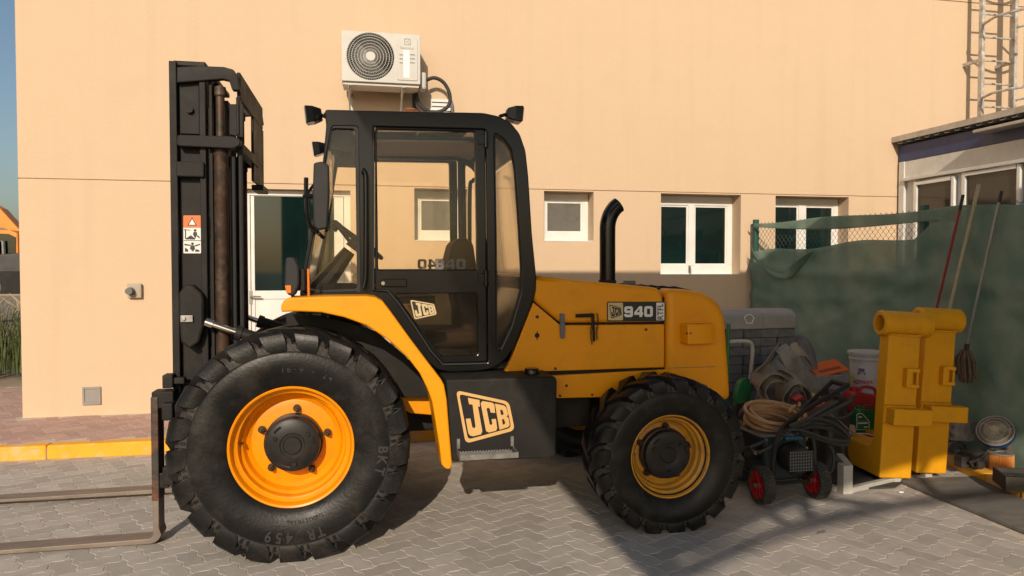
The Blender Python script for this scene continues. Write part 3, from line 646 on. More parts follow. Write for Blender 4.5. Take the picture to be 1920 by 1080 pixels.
def make_wheel(c, R0, Wd, nl, rr, hub, rimmat, text, tilt):
    c = Vector(c); rb = rr-.012; hw = Wd/2; s = rr/.343
    k = MB(); k.lathe([(rr*.93, -hw*.60), (rr, -hw*.70), (rr+.003, -hw*.76), (rr-.006, -hw*.79), (rr*.955, -hw*.77), (rr*.935, -hw*.70), (rr*.925, -hw*.58), (rr*.885, -hw*.52), (rr*.86, -hw*.50), (rr*.845, -hw*.30), (rr*.80, -hw*.24), (rr*.765, -hw*.06), (rr*.69, hw*.03), (rr*.60, 0), (.10, -hw*.02), (.10, hw*.1), (rr*.8, hw*.25), (rr*.93, hw*.72)], 72, cap=False)
    k.xf(Matrix.Translation(c)); wh = k.build('wheel', rimmat, F, smooth=True, ang=32)
    t, tb = tyre_mb(R0, Wd, nl, rb); t.xf(Matrix.Translation(c) @ Matrix.Rotation(tilt, 4, 'Y')); t.build('tyre', 'tyre_rubber', wh, smooth=True, ang=40, bevel=.007, seg=2); tb.xf(Matrix.Translation(c)); tb.build('tread_base', 'tyre_dusty', wh, smooth=True, ang=40)
    h = MB(); hr = hub; h.lathe([(0, -hw*.60), (hr*.30, -hw*.60), (hr*.34, -hw*.56), (hr*.42, -hw*.56), (hr*.46, -hw*.58), (hr*.90, -hw*.56), (hr*.97, -hw*.53), (hr, -hw*.46), (hr*1.0, -hw*.30), (hr*1.06, -hw*.28), (hr*1.06, 0), (hr, .05)], 48)
    for q in range(3):
        a = 2*math.pi*(q+.3)/3; h.cyl((hr*.68*math.cos(a), -hw*.585, hr*.68*math.sin(a)), .013, .02, n=6)
    for q in range(3):
        a0 = 2*math.pi*q/3; pts = [(hr*.8*math.cos(a0+t*.08), -hw*.575, hr*.8*math.sin(a0+t*.08)) for t in range(6)]; h.tube(pts, .006, 5)
    h.xf(Matrix.Translation(c)); h.build('hub', 'hub_black', wh, smooth=True, ang=35)
    for q in range(5):
        a = 2*math.pi*q/5+R(85); rr2 = (hub+rr*.60)/2+.012
        nn = MB(); nn.cyl((c.x+rr2*math.cos(a), c.y-hw*.08, c.z+rr2*math.sin(a)), .021, .018, n=20); nn.cyl((c.x+rr2*math.cos(a), c.y-hw*.17, c.z+rr2*math.sin(a)), .016, .026, n=6); nn.cyl((c.x+rr2*math.cos(a), c.y-hw*.26, c.z+rr2*math.sin(a)), .008, .03, n=8)
        nn.build('wheel_nut', 'nut_steel', wh)
    v = MB(); v.tube([c+Vector((-rr*.80, -hw*.2, .01)), c+Vector((-rr*.82, -hw*.5, .012))], .006, 8); v.build('valve', 'nut_steel', wh)
    if text:
        yy = -hw*1.003
        arc_text('TR 459', .49, R(-88), .085, .115, c, yy, 'tyre_print', wh, .002, sx=.85)
        arc_text('INDUSTRIAL', .408, R(-80), .030, .052, c, -hw*.955, 'tyre_print', wh)
        arc_text('16.9 - 24', .44, R(78), .045, .075, c, -hw*.985, 'tyre_print', wh)
        arc_text('BKT', .50, R(-10), .075, .12, c, yy, 'tyre_print', wh, .002)
    return wh
def dupe_tree(o, parent):
    c = o.copy(); COL.objects.link(c); c.parent = parent
    for ch_ in list(o.children): dupe_tree(ch_, c)
    return c
FWC = Vector((-.385, 4.405, .628)); RWC = Vector((1.858, 4.365, .462))
fw = make_wheel(FWC, .655, .43, 21, .343, .153, 'rim_orange', True, .1)
rw = make_wheel(RWC, .492, .345, 19, .262, .150, 'rim_worn', False, .22)
for wh, c in ((fw, FWC), (rw, RWC)):
    o = dupe_tree(wh, F); c1 = c-FO; c2 = Vector((c1.x, -c1.y, c1.z)); rz = Matrix.Rotation(math.pi, 4, 'Z')
    o.location = c2-(rz @ c1); o.rotation_euler = (0, 0, math.pi)
# ---- chassis, axles
k = MB(); k.box(-1.0, 2.25, 4.98, 5.62, .52, .93); k.build('chassis', 'black_steel', F, bevel=.02)
k = MB(); k.lathe([(.13, -.72), (.16, -.5), (.10, -.35), (.10, -.2), (.2, -.12), (.22, 0), (.2, .12), (.10, .2), (.10, .35), (.16, .5), (.13, .72)], 20); k.xf(Matrix.Translation((FWC.x, 5.3, FWC.z))); k.build('front_axle', 'black_steel', F, smooth=True)
k = MB(); k.lathe([(.09, -.80), (.12, -.6), (.07, -.4), (.07, -.2), (.14, -.12), (.15, 0), (.14, .12), (.07, .2), (.07, .4), (.12, .6), (.09, .80)], 20); k.xf(Matrix.Translation((RWC.x, 5.3, RWC.z))); k.build('rear_axle', 'black_steel', F, smooth=True)
k = MB(); k.tube([(-.3, 5.3, .60), (1.8, 5.3, .47)], .045, 12); k.build('drive_shaft', 'black_steel', F)
k = MB(); k.box(.55, 1.5, 4.72, 5.9, .56, .90); k.build('engine_guard', 'black_steel', F, bevel=.02)
# yellow inner frame seen behind the front wheel
k = MB(); k.prism(WW([(755, 705), (835, 722), (832, 780), (770, 775), (740, 760)], 4.75), 4.75, 4.80); k.build('inner_bracket', 'machine_yellow', F, bevel=.006)
k = MB(); k.prism(WW([(535, 588), (600, 592), (660, 606), (705, 622), (760, 668), (800, 720), (810, 745), (700, 745), (540, 640)], 4.66), 4.66, 4.70); k.build('inner_fender', 'black_steel', F, bevel=.004)
# ---- front fender (near and far)
fo = [(527, 572), (533, 562), (545, 558), (600, 556), (687, 555), (703, 557), (717, 564), (731, 582), (770, 636), (800, 676), (827, 711), (833, 722), (838, 750), (843, 812), (848, 870), (845, 880), (836, 880), (828, 872), (824, 838), (818, 800), (810, 752), (801, 728), (787, 700), (763, 669), (728, 637), (687, 610), (645, 595), (603, 586), (560, 584), (527, 585)]
ff = WW(fo, 4.27)
def fender(y0, y1, name='fender'):
    k = MB(); n = len(ff); k.prism(ff, y0, y1); return k.build(name, 'machine_yellow', F, bevel=.010, seg=3, smooth=True, ang=50)
fender(4.27, 4.566); fender(5.994, 6.33)
# ---- tank with step
tk = WW([(836, 712), (1040, 706), (1045, 712), (1043, 855), (1025, 860), (850, 866), (846, 860)], 4.30)
k = MB(); k.prism(tk, 4.30, 4.93); tank = k.build('fuel_tank', 'black_steel', F, bevel=.014, seg=3)
fx, fz = W(997, 707, 4.45)
k = MB(); k.lathe([(0, .055), (.040, .055), (.046, .045), (.046, .02), (.036, .015), (.036, -.02)], 28, 'Z', (fx, 4.45, fz)); k.build('filler_cap', 'cab_black', F, smooth=True)
sx0, sz0 = W(862, 862, 4.16); sx1, _ = W(972, 862, 4.16)
k = MB(); k.box(sx0, sx1, 4.150, 4.156, sz0-.005, sz0+.028); k.box(sx0, sx0+.006, 4.156, 4.298, sz0-.005, sz0+.03); k.box(sx1-.006, sx1, 4.156, 4.298, sz0-.005, sz0+.03); k.box(sx0+.006, sx1-.006, 4.156, 4.298, sz0-.002, sz0+.004)
for xx in (sx0+.01, sx1-.01): k.box(xx-.01, xx+.01, 4.287, 4.299, sz0+.03, sz0+.09)
step = k.build('step', 'step_metal', F, bevel=.002, seg=1)
k = MB(); nx_ = 18
for i in range(nx_):
    for j in range(5):
        x = sx0+.018+(sx1-sx0-.036)*(i+(.5 if j % 2 else 0))/nx_; y = 4.168+j*.026
        k.lathe([(.0085, 0), (.0075, .010), (.0045, .014), (.004, .008)], 6, 'Z', (x, y, sz0+.0045))
for xx in (.36, .66): k.box(sx0+(sx1-sx0)*xx-.006, sx0+(sx1-sx0)*xx+.006, 4.158, 4.295, sz0+.0045, sz0+.013)
k.build('tread_studs', 'step_metal', step)['kind'] = 'stuff'
# ---- slanted emblem with three block letters: drawn once, laid onto a plane by a map
LG_out = rounded([(150, 190), (745, 318), (812, 640), (258, 790)], 62, 5); LG_in = rounded([(185, 232), (715, 346), (772, 612), (285, 745)], 45, 5)
LG_J = [(283, 275), (414, 300), (419, 376), (397, 372), (446, 650), (432, 686), (345, 708), (308, 700), (288, 672), (260, 512), (312, 508), (332, 600), (346, 616), (362, 614), (370, 598), (336, 352), (296, 346)]
LG_C = [(428, 335), (448, 312), (560, 330), (582, 352), (590, 446), (540, 440), (530, 398), (512, 385), (494, 398), (528, 572), (544, 584), (560, 566), (550, 516), (598, 512), (614, 618), (600, 645), (520, 666), (488, 650)]
LG_B = [(588, 340), (690, 362), (716, 385), (735, 460), (722, 486), (742, 506), (754, 580), (740, 602), (640, 636)]
LG_B1 = [(646, 408), (672, 412), (686, 452), (680, 470), (655, 466)]; LG_B2 = [(666, 514), (690, 516), (704, 556), (696, 574), (676, 578)]
def emblem(parent, fm, Y, mat, ext=.0012, plate_mat=None, name='emblem', glyph_only=False):
    mp = lambda lp: [fm(x, y) for x, y in lp]
    parts = [] if glyph_only else [[LG_out, LG_in]]
    parts += [[LG_J], [LG_C], [LG_B, LG_B1, LG_B2]]; ms = []
    for pr_ in parts:
        me = curve_mesh([mp(l_) for l_ in pr_], ext); me.transform(Matrix.Translation((0, Y, 0)) @ UPR); ms.append(me)
    o = finish(name, join_meshes(ms), mat, parent)
    if plate_mat:
        me = curve_mesh([mp(LG_out)], ext*.5); me.transform(Matrix.Translation((0, Y+ext*1.2, 0)) @ UPR); finish('emblem_ground', me, plate_mat, parent)
    return o
emblem(tank, lambda x, y: W(830+x/6, 700+y/6, 4.298), 4.2985, 'decal_gold')
# ---- bonnet, side panels, counterweight
BY0, BY1 = 4.58, 5.96
k = MB(); k.prism(WW([(965, 700), (990, 585), (1010, 535), (1240, 556), (1330, 570), (1355, 620), (1360, 735), (1050, 735)], BY0+.03), BY0+.03, BY1-.03); k.build('bonnet_core', 'slot_dark', F)
k = MB(); k.prism(WW([(998, 519), (1006, 517), (1100, 527), (1180, 534), (1222, 538), (1236, 541), (1244, 556), (1246, 604), (1052, 606), (1000, 563)], BY0), BY0, BY1); bon = k.build('bonnet', 'machine_yellow', F, bevel=.045, seg=5, smooth=True, ang=50)
k = MB(); k.prism(WW([(1000, 567), (1051, 610), (1246, 608), (1246, 689), (946, 699), (962, 664), (985, 605)], BY0), BY0, BY0+.06); sp_ = k.build('side_panel', 'machine_yellow', F, bevel=.007, seg=3, smooth=True, ang=50)
k = MB(); k.prism(WW([(1000, 567), (1051, 610), (1246, 608), (1246, 689), (946, 699), (962, 664), (985, 605)], BY0), BY1-.06, BY1); k.build('side_panel', 'machine_yellow', F, bevel=.007)
k = MB(); k.prism(WW([(880, 703), (1040, 704), (1246, 693), (1300, 700), (1200, 735), (1165, 744), (1046, 747), (1000, 730), (890, 722)], BY0+.012), BY0+.012, BY1-.012); k.build('chassis_side', 'machine_yellow', F, bevel=.007, seg=2)
cw = [(1250, 541), (1290, 543), (1318, 547), (1340, 558), (1355, 576), (1363, 600), (1366, 640), (1370, 700), (1373, 752), (1290, 752), (1250, 720)]
k = MB(); k.prism(WW(cw, BY0-.01), BY0-.01, BY1+.01); cwt = k.build('counterweight', 'machine_yellow', F, bevel=.05, seg=5, smooth=True, ang=50)
k = MB(); gx, gz = W(1250, 690, BY0-.01); k.box(W(1252, 690, BY0)[0], W(1340, 690, BY0)[0], BY0-.0125, BY0-.0105, gz-.002, gz+.001); k.build('seam', 'decal_grey', cwt)
# top vent on the counterweight and a small filler box
for q in range(5): k = MB(); k.tube([(1.98, 4.85+q*.2, 1.478), (2.06, 4.86+q*.2, 1.487), (2.2, 4.86+q*.2, 1.462)], .012, 6); k.build('grille_bar', 'black_steel', F)
k = MB(); k.tube([(1.97, 4.75, 1.47), (2.1, 4.75, 1.483), (2.24, 4.75, 1.452)], .014, 6); k.build('grille_bar', 'black_steel', F)
k = MB(); a = W(1172, 526, 5.5); b = W(1188, 540, 5.5); k.box(a[0], b[0], 5.45, 5.55, b[1]-.08, a[1]); k.build('coolant_cap', 'latch_grey', F, bevel=.006)
# lamp guard box on the counterweight: sloping front, rounded corner
def lampbox():
    y1 = BY0-.009; a = W(1275, 606, y1); b = W(1330, 642, y1); y0 = y1-.10
    xm = a[0]+(b[0]-a[0])*.58
    pl = [(a[0], y1), (a[0]+.01, y0), (xm, y0), (xm+.05, y0+.012), (b[0], y0+.03), (b[0], y1)]
    k = MB(); k.prismz(pl, b[1], a[1]); o = k.build('lamp_guard', 'machine_yellow', cwt, bevel=.008, seg=3, smooth=True, ang=40)
lampbox()
# exhaust stack
ek = MB(); pts = [atY(u, v, 5.5) for u, v in ((1139, 545), (1139, 470), (1139, 436), (1140, 418), (1145, 402), (1153, 390), (1160, 384))]
ek.tube(pts, .062, 20, smooth=5)
ek.build('exhaust_stack', 'cab_black', F, smooth=True)
k = MB(); p = atY(1150, 548, 5.5); k.lathe([(.068, -.06), (.068, -.02), (.055, -.015)], 24, 'Z', (pts[0].x, 5.5, 1.545)); k.build('exhaust_collar', 'black_steel', F)
# latches, chain, bolts
def onB(u, v, y=BY0): return Vector((*[W(u, v, y)[0]], y, W(u, v, y)[1]))
k = MB(); a = onB(1049, 588); b = onB(1058, 606); k.box(a.x, b.x, BY0-.012, BY0-.001, b.z, a.z); c_ = onB(1053, 632); k.prism(rounded([(a.x-.002, b.z+.004), (b.x+.002, b.z+.004), (b.x-.003, c_.z-.01), (a.x+.003, c_.z-.01)], .012), BY0-.02, BY0-.008); k.build('latch', 'latch_grey', F, bevel=.002, seg=1)
k = MB(); k.tube([onB(1080, 592, BY0-.025), onB(1112, 591, BY0-.025)], .012, 10); k.tube([onB(1112, 588, BY0-.02), onB(1114, 640, BY0-.02)], .008, 8); k.build('bonnet_pin', 'black_steel', F)
k = MB()
for q in range(13):
    for e, (ux, y) in enumerate(((1109, BY0-.03), (1120, BY0-.022))):
        if e and q > 10: continue
        c_ = onB(ux+math.sin(q*.6)*1.2, 590+q*4.4, y); r_ = [Vector((.0055*math.cos(t), 0, .0105*math.sin(t))) for t in [2*math.pi*g_/8 for g_ in range(8)]]
        if q % 2: r_ = [Vector((0, p.x, p.z)) for p in r_]
        k.tube([c_+p for p in r_], .0022, 5, closed=True)
k.build('chain', 'chain_rust', F)
for u, v, y, r_ in ((1007, 594, BY0, .011), (1211, 618, BY0, .009), (1041, 691, BY0, .009), (1062, 703+20, BY0+.012, .009), (1050, 742, BY0+.012, .008), (1110, 740, BY0+.012, .008)):
    p = onB(u, v, y); k = MB(); k.cyl((p.x, y-.003, p.z), r_, .008, n=10); k.build('bolt', 'nut_steel', F)
p = onB(1007, 629); k = MB(); k.cyl((p.x, BY0-.001, p.z), .016, .003, n=20); k.box(p.x-.003, p.x+.003, BY0-.0028, BY0-.001, p.z-.027, p.z+.027); k.build('key_hole', 'slot_dark', F)
for u in (1288, 1295): p = W(u, 625, BY0-.11); k = MB(); k.cyl((p[0], BY0-.1095, p[1]), .006, .003, n=10); k.build('screw_hole', 'slot_dark', cwt)
# model plate
def rect(u0, v0, u1, v1, Y): a = W(u0, v0, Y); b = W(u1, v0, Y); c = W(u1, v1, Y); d = W(u0, v1, Y); return [a, b, c, d]
Yd = BY0-.0015
plate('model_plate', 'decal_black', bon, rounded(rect(1138, 565.5, 1247, 602.5, Yd), .012), [], Yd-.0008, Yd+.0012)
plate('plate_cream', 'decal_cream', bon, rounded(rect(1140, 567.5, 1168, 600.5, Yd), .008), [], Yd-.0016, Yd-.0009)
plate('plate_white', 'decal_white', bon, rounded(rect(1230.5, 567.5, 1245.5, 600.5, Yd), .005), [], Yd-.0016, Yd-.0009)
x0, z1 = W(1142, 571, Yd); x1, z0 = W(1166, 597, Yd)
emblem(bon, lambda x, y: (x0+(x-150)/662*(x1-x0), z1-(y-190)/600*(z1-z0)), Yd-.0022, 'decal_black', ext=.0005)
# wide block numerals
def numerals(parent, mat, u0, u1, v0, v1, Y, ext, mirror=False, name='numerals'):
    nine = ([(0, 62), (0, 86), (14, 100), (84, 100), (100, 86), (100, 14), (84, 0), (16, 0), (0, 14), (0, 30), (30, 30), (30, 24), (68, 24), (68, 38), (16, 38), (0, 52)], [(32, 62), (68, 62), (68, 78), (32, 78)])
    four = ([(58, 100), (92, 100), (92, 44), (102, 44), (102, 20), (92, 20), (92, 0), (60, 0), (60, 20), (0, 20), (0, 44)], [(60, 44), (60, 78), (30, 44)])
    zero = ([(16, 0), (0, 14), (0, 86), (16, 100), (84, 100), (100, 86), (100, 14), (84, 0)], [(32, 24), (68, 24), (68, 76), (32, 76)])
    A = W(u0, v0, Y); B = W(u1, v1, Y); ms = []; tot = 330.
    for q, gl in enumerate((nine, four, zero)):
        mp = lambda lp: [((A[0]+(B[0]-A[0])*(x+q*115)/tot) if not mirror else (B[0]-(B[0]-A[0])*(x+q*115)/tot), B[1]+(A[1]-B[1])*y/100) for x, y in lp]
        me = curve_mesh([rounded(mp(gl[0]), .002, 2), mp(gl[1])], ext); me.transform(Matrix.Translation((0, Y, 0)) @ UPR); ms.append(me)
    return finish(name, join_meshes(ms), mat, parent)
numerals(bon, 'decal_white', 1170.5, 1224, 574.5, 594, Yd-.0018, .0006)
me, w_, h_ = text_mesh('RTFL', 1., .0006, .012); A = W(1232.5, 569, Yd); B = W(1243, 599, Yd)
me.transform(Matrix.Translation(((A[0]+B[0])/2, Yd-.0022, (A[1]+B[1])/2)) @ UPR @ Matrix.Rotation(R(90), 4, 'Z') @ Matrix.Diagonal(((A[1]-B[1])/w_, (B[0]-A[0])/h_, 1, 1))); finish('model_letters', me, 'decal_black', bon)

# ------------------------------------------------------------------ cab
CN, CF = 4.60, 5.96
co = [(609, 207), (905, 213), (933, 219), (956, 231), (973, 252), (984, 284), (989, 330), (996, 440), (1004, 520), (1003, 546), (994, 572), (978, 612), (961, 652), (946, 675), (922, 690), (895, 695), (842, 697), (818, 692), (792, 670), (763, 628), (728, 582), (706, 560), (690, 557), (562, 555), (574, 480), (590, 400), (604, 322), (612, 238)]
hA = [(623, 238), (671, 239), (675, 545), (569, 548), (582, 478), (598, 392), (612, 300)]
hD = [(700, 239), (910, 244), (914, 680), (828, 683), (806, 657), (778, 614), (746, 568), (728, 546), (700, 545)]
hR = [(926, 251), (943, 262), (957, 282), (964, 320), (970, 400), (976, 504), (975, 548), (957, 612), (937, 654), (930, 655), (928, 440), (925, 262)]
Wn = lambda pts: WW(pts, CN)
RA, RR = rounded(Wn(hA), .02), rounded(Wn(hR), .02)
def cab_side(y0, y1, near):
    s = plate('cab_side', 'cab_black', F, rounded(Wn(co), .02), [RA, rounded(Wn(hD), .02), RR], y0, y1, bev=.008, smooth=True, ang=40)
    ym = (y0+y1)/2
    for nm, lp in (('front_quarter_pane', hA), ('rear_quarter_pane', hR)): 
        cx = sum(p[0] for p in lp)/len(lp); cy = sum(p[1] for p in lp)/len(lp)
        big = [(cx+(u-cx)*1.03, cy+(v-cy)*1.01) for u, v in lp]; plate(nm, 'cab_glass', s, rounded(Wn(big), .02), [], ym-.003, ym+.003)
        inn = [(cx+(u-cx)*.90, cy+(v-cy)*.975) for u, v in lp]; plate('window_seal', 'rubber_trim', s, rounded(Wn(big), .02), [rounded(Wn(inn), .02)], y0+.004, y0+.012, bev=.003)
    # door
    do = [(703, 240), (908, 245), (911, 677), (829, 680), (808, 655), (780, 612), (748, 567), (729, 545), (703, 544)]
    d1 = [(706, 245), (889, 249), (893, 505), (709, 506)] if near else [(706, 245), (889, 249), (893, 505), (709, 506)]
    d2 = [(741, 551), (893, 549), (895, 664), (826, 667)]
    yo = -.012 if near else .012
    d = plate('door', 'cab_black', F, rounded(Wn(do), .02), [rounded(Wn(d1), .018), rounded(Wn(d2), .018)], y0+yo, y1+yo, bev=.007, smooth=True, ang=40)
    for lp, gm in ((d1, 'cab_glass'), (d2, 'tint_glass')):
        cx = sum(p[0] for p in lp)/4; cy = sum(p[1] for p in lp)/4; big = [(cx+(u-cx)*1.03, cy+(v-cy)*1.02) for u, v in lp]
        plate('pane', gm, d, Wn(big), [], ym-.003+yo, ym+.003+yo)
    return s, d
nside, ndoor = cab_side(CN-.03, CN+.03, True); fside, fdoor = cab_side(CF-.03, CF+.03, False)
dY = CN-.042
# rubber seal following the door's lower edge, door handle, lock, hinges
seal = [(700, 236), (700, 543), (727, 545), (746, 567), (778, 613), (807, 657), (829, 682), (912, 680)]
k = MB(); k.tube([Vector((W(u, v, CN)[0], CN-.036, W(u, v, CN)[1])) for u, v in seal], .007, 6); k.build('door_seal', 'rubber_trim', ndoor)
a = W(714, 523, dY); b = W(763, 538, dY); k = MB(); k.box(a[0], b[0], dY-.012, dY-.001, b[1], a[1]); hd = k.build('door_handle', 'cab_black', ndoor, bevel=.006)
a2 = W(718, 531, dY); k = MB(); k.cyl((a2[0], dY-.015, a2[1]), .011, .010, n=16); k.build('door_lock', 'chrome', ndoor)
a2 = W(845, 526, dY); k = MB(); k.cyl((a2[0], dY-.006, a2[1]), .016, .014, n=6); k.build('bolt', 'cab_black', ndoor)
for v in (262, 522): a2 = W(911, v, dY); k = MB(); k.lathe([(.014, -.05), (.014, .05)], 12, 'Z', (a2[0], dY-.004, a2[1])); k.box(a2[0]-.05, a2[0]+.02, dY-.01, dY-.001, a2[1]-.03, a2[1]+.03); k.build('hinge', 'cab_black', ndoor, bevel=.003)
k = MB(); k.tube([Vector((W(u, v, dY)[0], dY-.03, W(u, v, dY)[1])) for u, v in ((679, 320), (684, 325), (686, 350), (686, 500), (684, 530), (681, 540))], .016, 10, smooth=4); k.build('grab_handle', 'cab_black', F, smooth=True)
k = MB(); p0 = W(650, 350, CF-.1); 
# roof, headliner, floor, rear wall, windscreen
rf = [(606, 209), (905, 215), (935, 221), (957, 233), (972, 254), (983, 285), (975, 285), (962, 258), (940, 238), (905, 229), (611, 224)]
HY0, HY1 = 4.71, 5.24
k = MB(); k.prism(Wn([(606, 209), (700, 211), (700, 225.6), (611, 224)]), CN+.028, CF-.028); roof = k.build('roof', 'cab_black', F, bevel=.004, smooth=True, ang=40)
k = MB(); k.prism(Wn([(890, 214.7), (905, 215)]+rf[2:10]+[(890, 229)]), CN+.028, CF-.028); k.build('roof_rear', 'cab_black', roof, bevel=.004, smooth=True, ang=40)
mid_ = Wn([(701, 211), (889, 214.7), (889, 229), (701, 225.6)])
k = MB(); k.prism(mid_, CN+.028, HY0); k.build('roof_rail', 'cab_black', roof); k = MB(); k.prism(mid_, HY1, CF-.028); k.build('roof_rail', 'cab_black', roof)
k = MB(); k.prism(Wn([(701, 215), (889, 218.5), (889, 220), (701, 216.5)]), HY0, HY1); k.build('roof_hatch_pane', 'cab_glass', roof)
k = MB(); k.tube([Vector((W(795, 221, CN)[0], HY0, W(795, 221, CN)[1])), Vector((W(795, 221, CN)[0], HY1, W(795, 221, CN)[1]))], .012, 6); k.build('hatch_bar', 'cab_black', roof)
k = MB(); k.prism(Wn([(618, 226), (905, 231), (938, 241), (938, 246), (905, 236), (618, 231)]), HY1+.01, CF-.032); k.build('headliner', 'headliner', roof)
k = MB(); z0 = W(900, 690, CN)[1]; k.box(.42, .92, CN+.028, CF-.028, z0-.01, z0+.03); k.box(-.20, .45, CN+.028, CF-.028, 1.40, 1.445); k.build('floor', 'black_steel', F)
k = MB(); k.prism(Wn([(716, 556), (738, 579), (772, 624), (800, 667), (822, 690), (830, 686), (806, 660), (780, 618), (746, 572), (722, 552)]), CN+.028, CF-.028); k.build('floor_riser', 'black_steel', F)
k = MB(); k.prism(Wn([(1000, 520), (1002, 546), (993, 572), (977, 612), (960, 652), (945, 675), (936, 668), (952, 645), (968, 606), (984, 566), (992, 545), (991, 520)]), CN+.028, CF-.028); k.build('rear_wall', 'cab_black', F)
k = MB(); k.prism(Wn([(984, 287), (988, 330), (995, 440), (1001, 515), (998, 515), (992, 440), (985, 330), (981, 287)]), CN+.032, CF-.032); k.build('rear_window', 'cab_glass', F)
k = MB(); k.prism(Wn([(611, 236), (606, 322), (592, 400), (576, 480), (564, 548), (567, 548), (579, 480), (595, 400), (609, 322), (614, 236)]), CN+.032, CF-.032); k.build('windscreen', 'cab_glass', F)
k = MB(); a = W(562, 556, CN); b = W(600, 548, CN); k.box(a[0], b[0], CN+.03, CF-.03, a[1]-.02, b[1]+.01); k.build('cowl', 'cab_black', F, bevel=.006)
# seat
sx = atY(862, 480, 5.25).x
k = MB(); k.prism(rounded([(sx-.07, 1.80), (sx-.0, 1.84), (sx+.07, 1.80), (sx+.11, 1.52), (sx+.12, 1.12), (sx-.0, 1.12), (sx-.05, 1.40), (sx-.11, 1.64)], .05), 5.05, 5.5); seat = k.build('seat', 'seat_brown', F, bevel=.035, seg=4, smooth=True, ang=60)
k = MB(); k.box(sx-.45, sx+.10, 5.02, 5.52, 1.08, 1.20); k.build('cushion', 'seat_brown', seat, bevel=.04, seg=3)
k = MB(); k.box(sx-.36, sx+.06, 5.1, 5.45, 0.98, 1.08); k.build('seat_base', 'black_steel', seat, bevel=.01)
# steering column and wheel
def mid(u, v, y=5.28): return atY(u, v, y)
k = MB(); k.tube([mid(590, 552), mid(628, 505), mid(655, 470)], [.085, .06, .045], 10); k.box(-.28, -.05, 5.15, 5.42, 1.42, 1.52); colm = k.build('steering_column', 'cab_black', F)
ce = mid(670, 450); ax = (mid(655, 470)-mid(628, 505)).normalized(); e1 = ax.cross(Vector((0, 1, 0))).normalized(); e2 = Vector((0, 1, 0))
k = MB(); k.tube([ce+(e1*math.cos(2*math.pi*t/28)+e2*math.sin(2*math.pi*t/28))*.205 for t in range(28)], .016, 8, closed=True)
for t in range(3): an = 2*math.pi*t/3+.5; k.tube([ce-ax*.05, ce+(e1*math.cos(an)+e2*math.sin(an))*.2], .013, 6)
k.lathe([(.045, -.03), (.04, .03)], 16, 'Z', (0, 0, 0)); b_ = len(k.v)-32; k.xf(frameM(ce-ax*.04, e1, e2, ax), b_); kn = mid(627, 427, 5.3); k.tube([kn-ax*.02, kn+ax*.05], .028, 10); k.build('steering_wheel', 'rubber_trim', F, smooth=True)
k = MB(); k.tube([mid(690, 545, 5.6), mid(700, 480, 5.6)], .012, 8); k.tube([mid(700, 480, 5.6), mid(702, 465, 5.6)], .025, 8); k.build('lever', 'rubber_trim', F)
k = MB(); k.tube([Vector((p.x, 5.86, p.z)) for p in (atY(893, 335, 5.86), atY(886, 340, 5.86), atY(881, 360, 5.86), atY(881, 520, 5.86))], .016, 8, smooth=4); k.build('grab_handle', 'cab_black', F, smooth=True)
# sun visor / cab fan at the top of the front pane
k = MB(); fc = mid(650, 262, 4.95); k.lathe([(.02, 0), (.10, .015), (.115, .05), (.10, .085), (.03, .10)], 20); k.xf(Matrix.Translation(fc) @ Matrix.Rotation(R(50), 4, 'Z'), 0); k.tube([fc, fc+Vector((.05, .03, .17))], .012, 6); k.build('cab_fan', 'rubber_trim', F, smooth=True)
k = MB(); a = mid(622, 240, 4.85); k.box(a.x, a.x+.16, 4.75, 5.75, a.z-.13, a.z-.12); k.build('visor', 'rubber_trim', F)
# inner glass prints
emblem(ndoor, lambda x, y: W(769+(x-150)/662*50, 562+(y-190)/600*37, CN-.016), CN-.0165, 'decal_cream', ext=.0008, plate_mat='decal_black')
numerals(ndoor, 'decal_grey', 815, 873, 485, 505, CN-.0165, .0008)
k_ = .772; VPX, VPY = 678., 500.
numerals(fdoor, 'decal_grey', 783, 838, 486, 504, CF+.004, .0008, mirror=True)
# work lamps, beacon, mirrors, indicator
def worklamp(c, fwd, s=1.):
    ex_ = Vector(fwd).normalized(); ey_ = Vector((0, 1, 0)); ez_ = ex_.cross(ey_); 
    if ez_.z < 0: ez_ = -ez_
    k = MB(); vs = []
    for t, (h, d) in enumerate(((.052, .045), (.048, .0), (.032, -.05))):
        for a, b in ((-1, -1), (1, -1), (1, 1), (-1, 1)): vs.append(Vector((d, a*h*1.15, b*h)))
    k.add(vs, [(0, 1, 2, 3), (11, 10, 9, 8)]+[(4*r_+j, 4*r_+(j+1) % 4, 4*r_+4+(j+1) % 4, 4*r_+4+j) for r_ in (0, 1) for j in range(4)])
    k.xf(frameM(c, ex_, ey_, ez_)); o = k.build('work_lamp', 'cab_black', F, bevel=.006)
    l_ = MB(); l_.box(.046, .050, -.052, .052, -.044, .044); l_.xf(frameM(c, ex_, ey_, ez_)); l_.build('lens', 'lamp_lens', o)
    b_ = MB(); b_.tube([Vector(c)-ex_*.04, Vector(c)-ex_*.09-Vector((0, 0, .02)), Vector(c)-ex_*.10-Vector((0, 0, .06))], .012, 8); b_.build('bracket', 'black_steel', o)
worklamp(tuple(atY(588, 216, 4.66)), (-1, -.15, -.12)); worklamp(tuple(atY(599, 279, 5.88)), (-1, 0, -.15))
worklamp(tuple(atY(964, 215, 4.66)), (1, -.1, -.1)); 
k = MB(); p = atY(770, 208, 5.2); k.lathe([(.055, -.07), (.055, -.02), (.05, .005), (.03, .015), (0, .017)], 24, 'Z', p); k.build('beacon', 'indicator_orange', F, smooth=True)
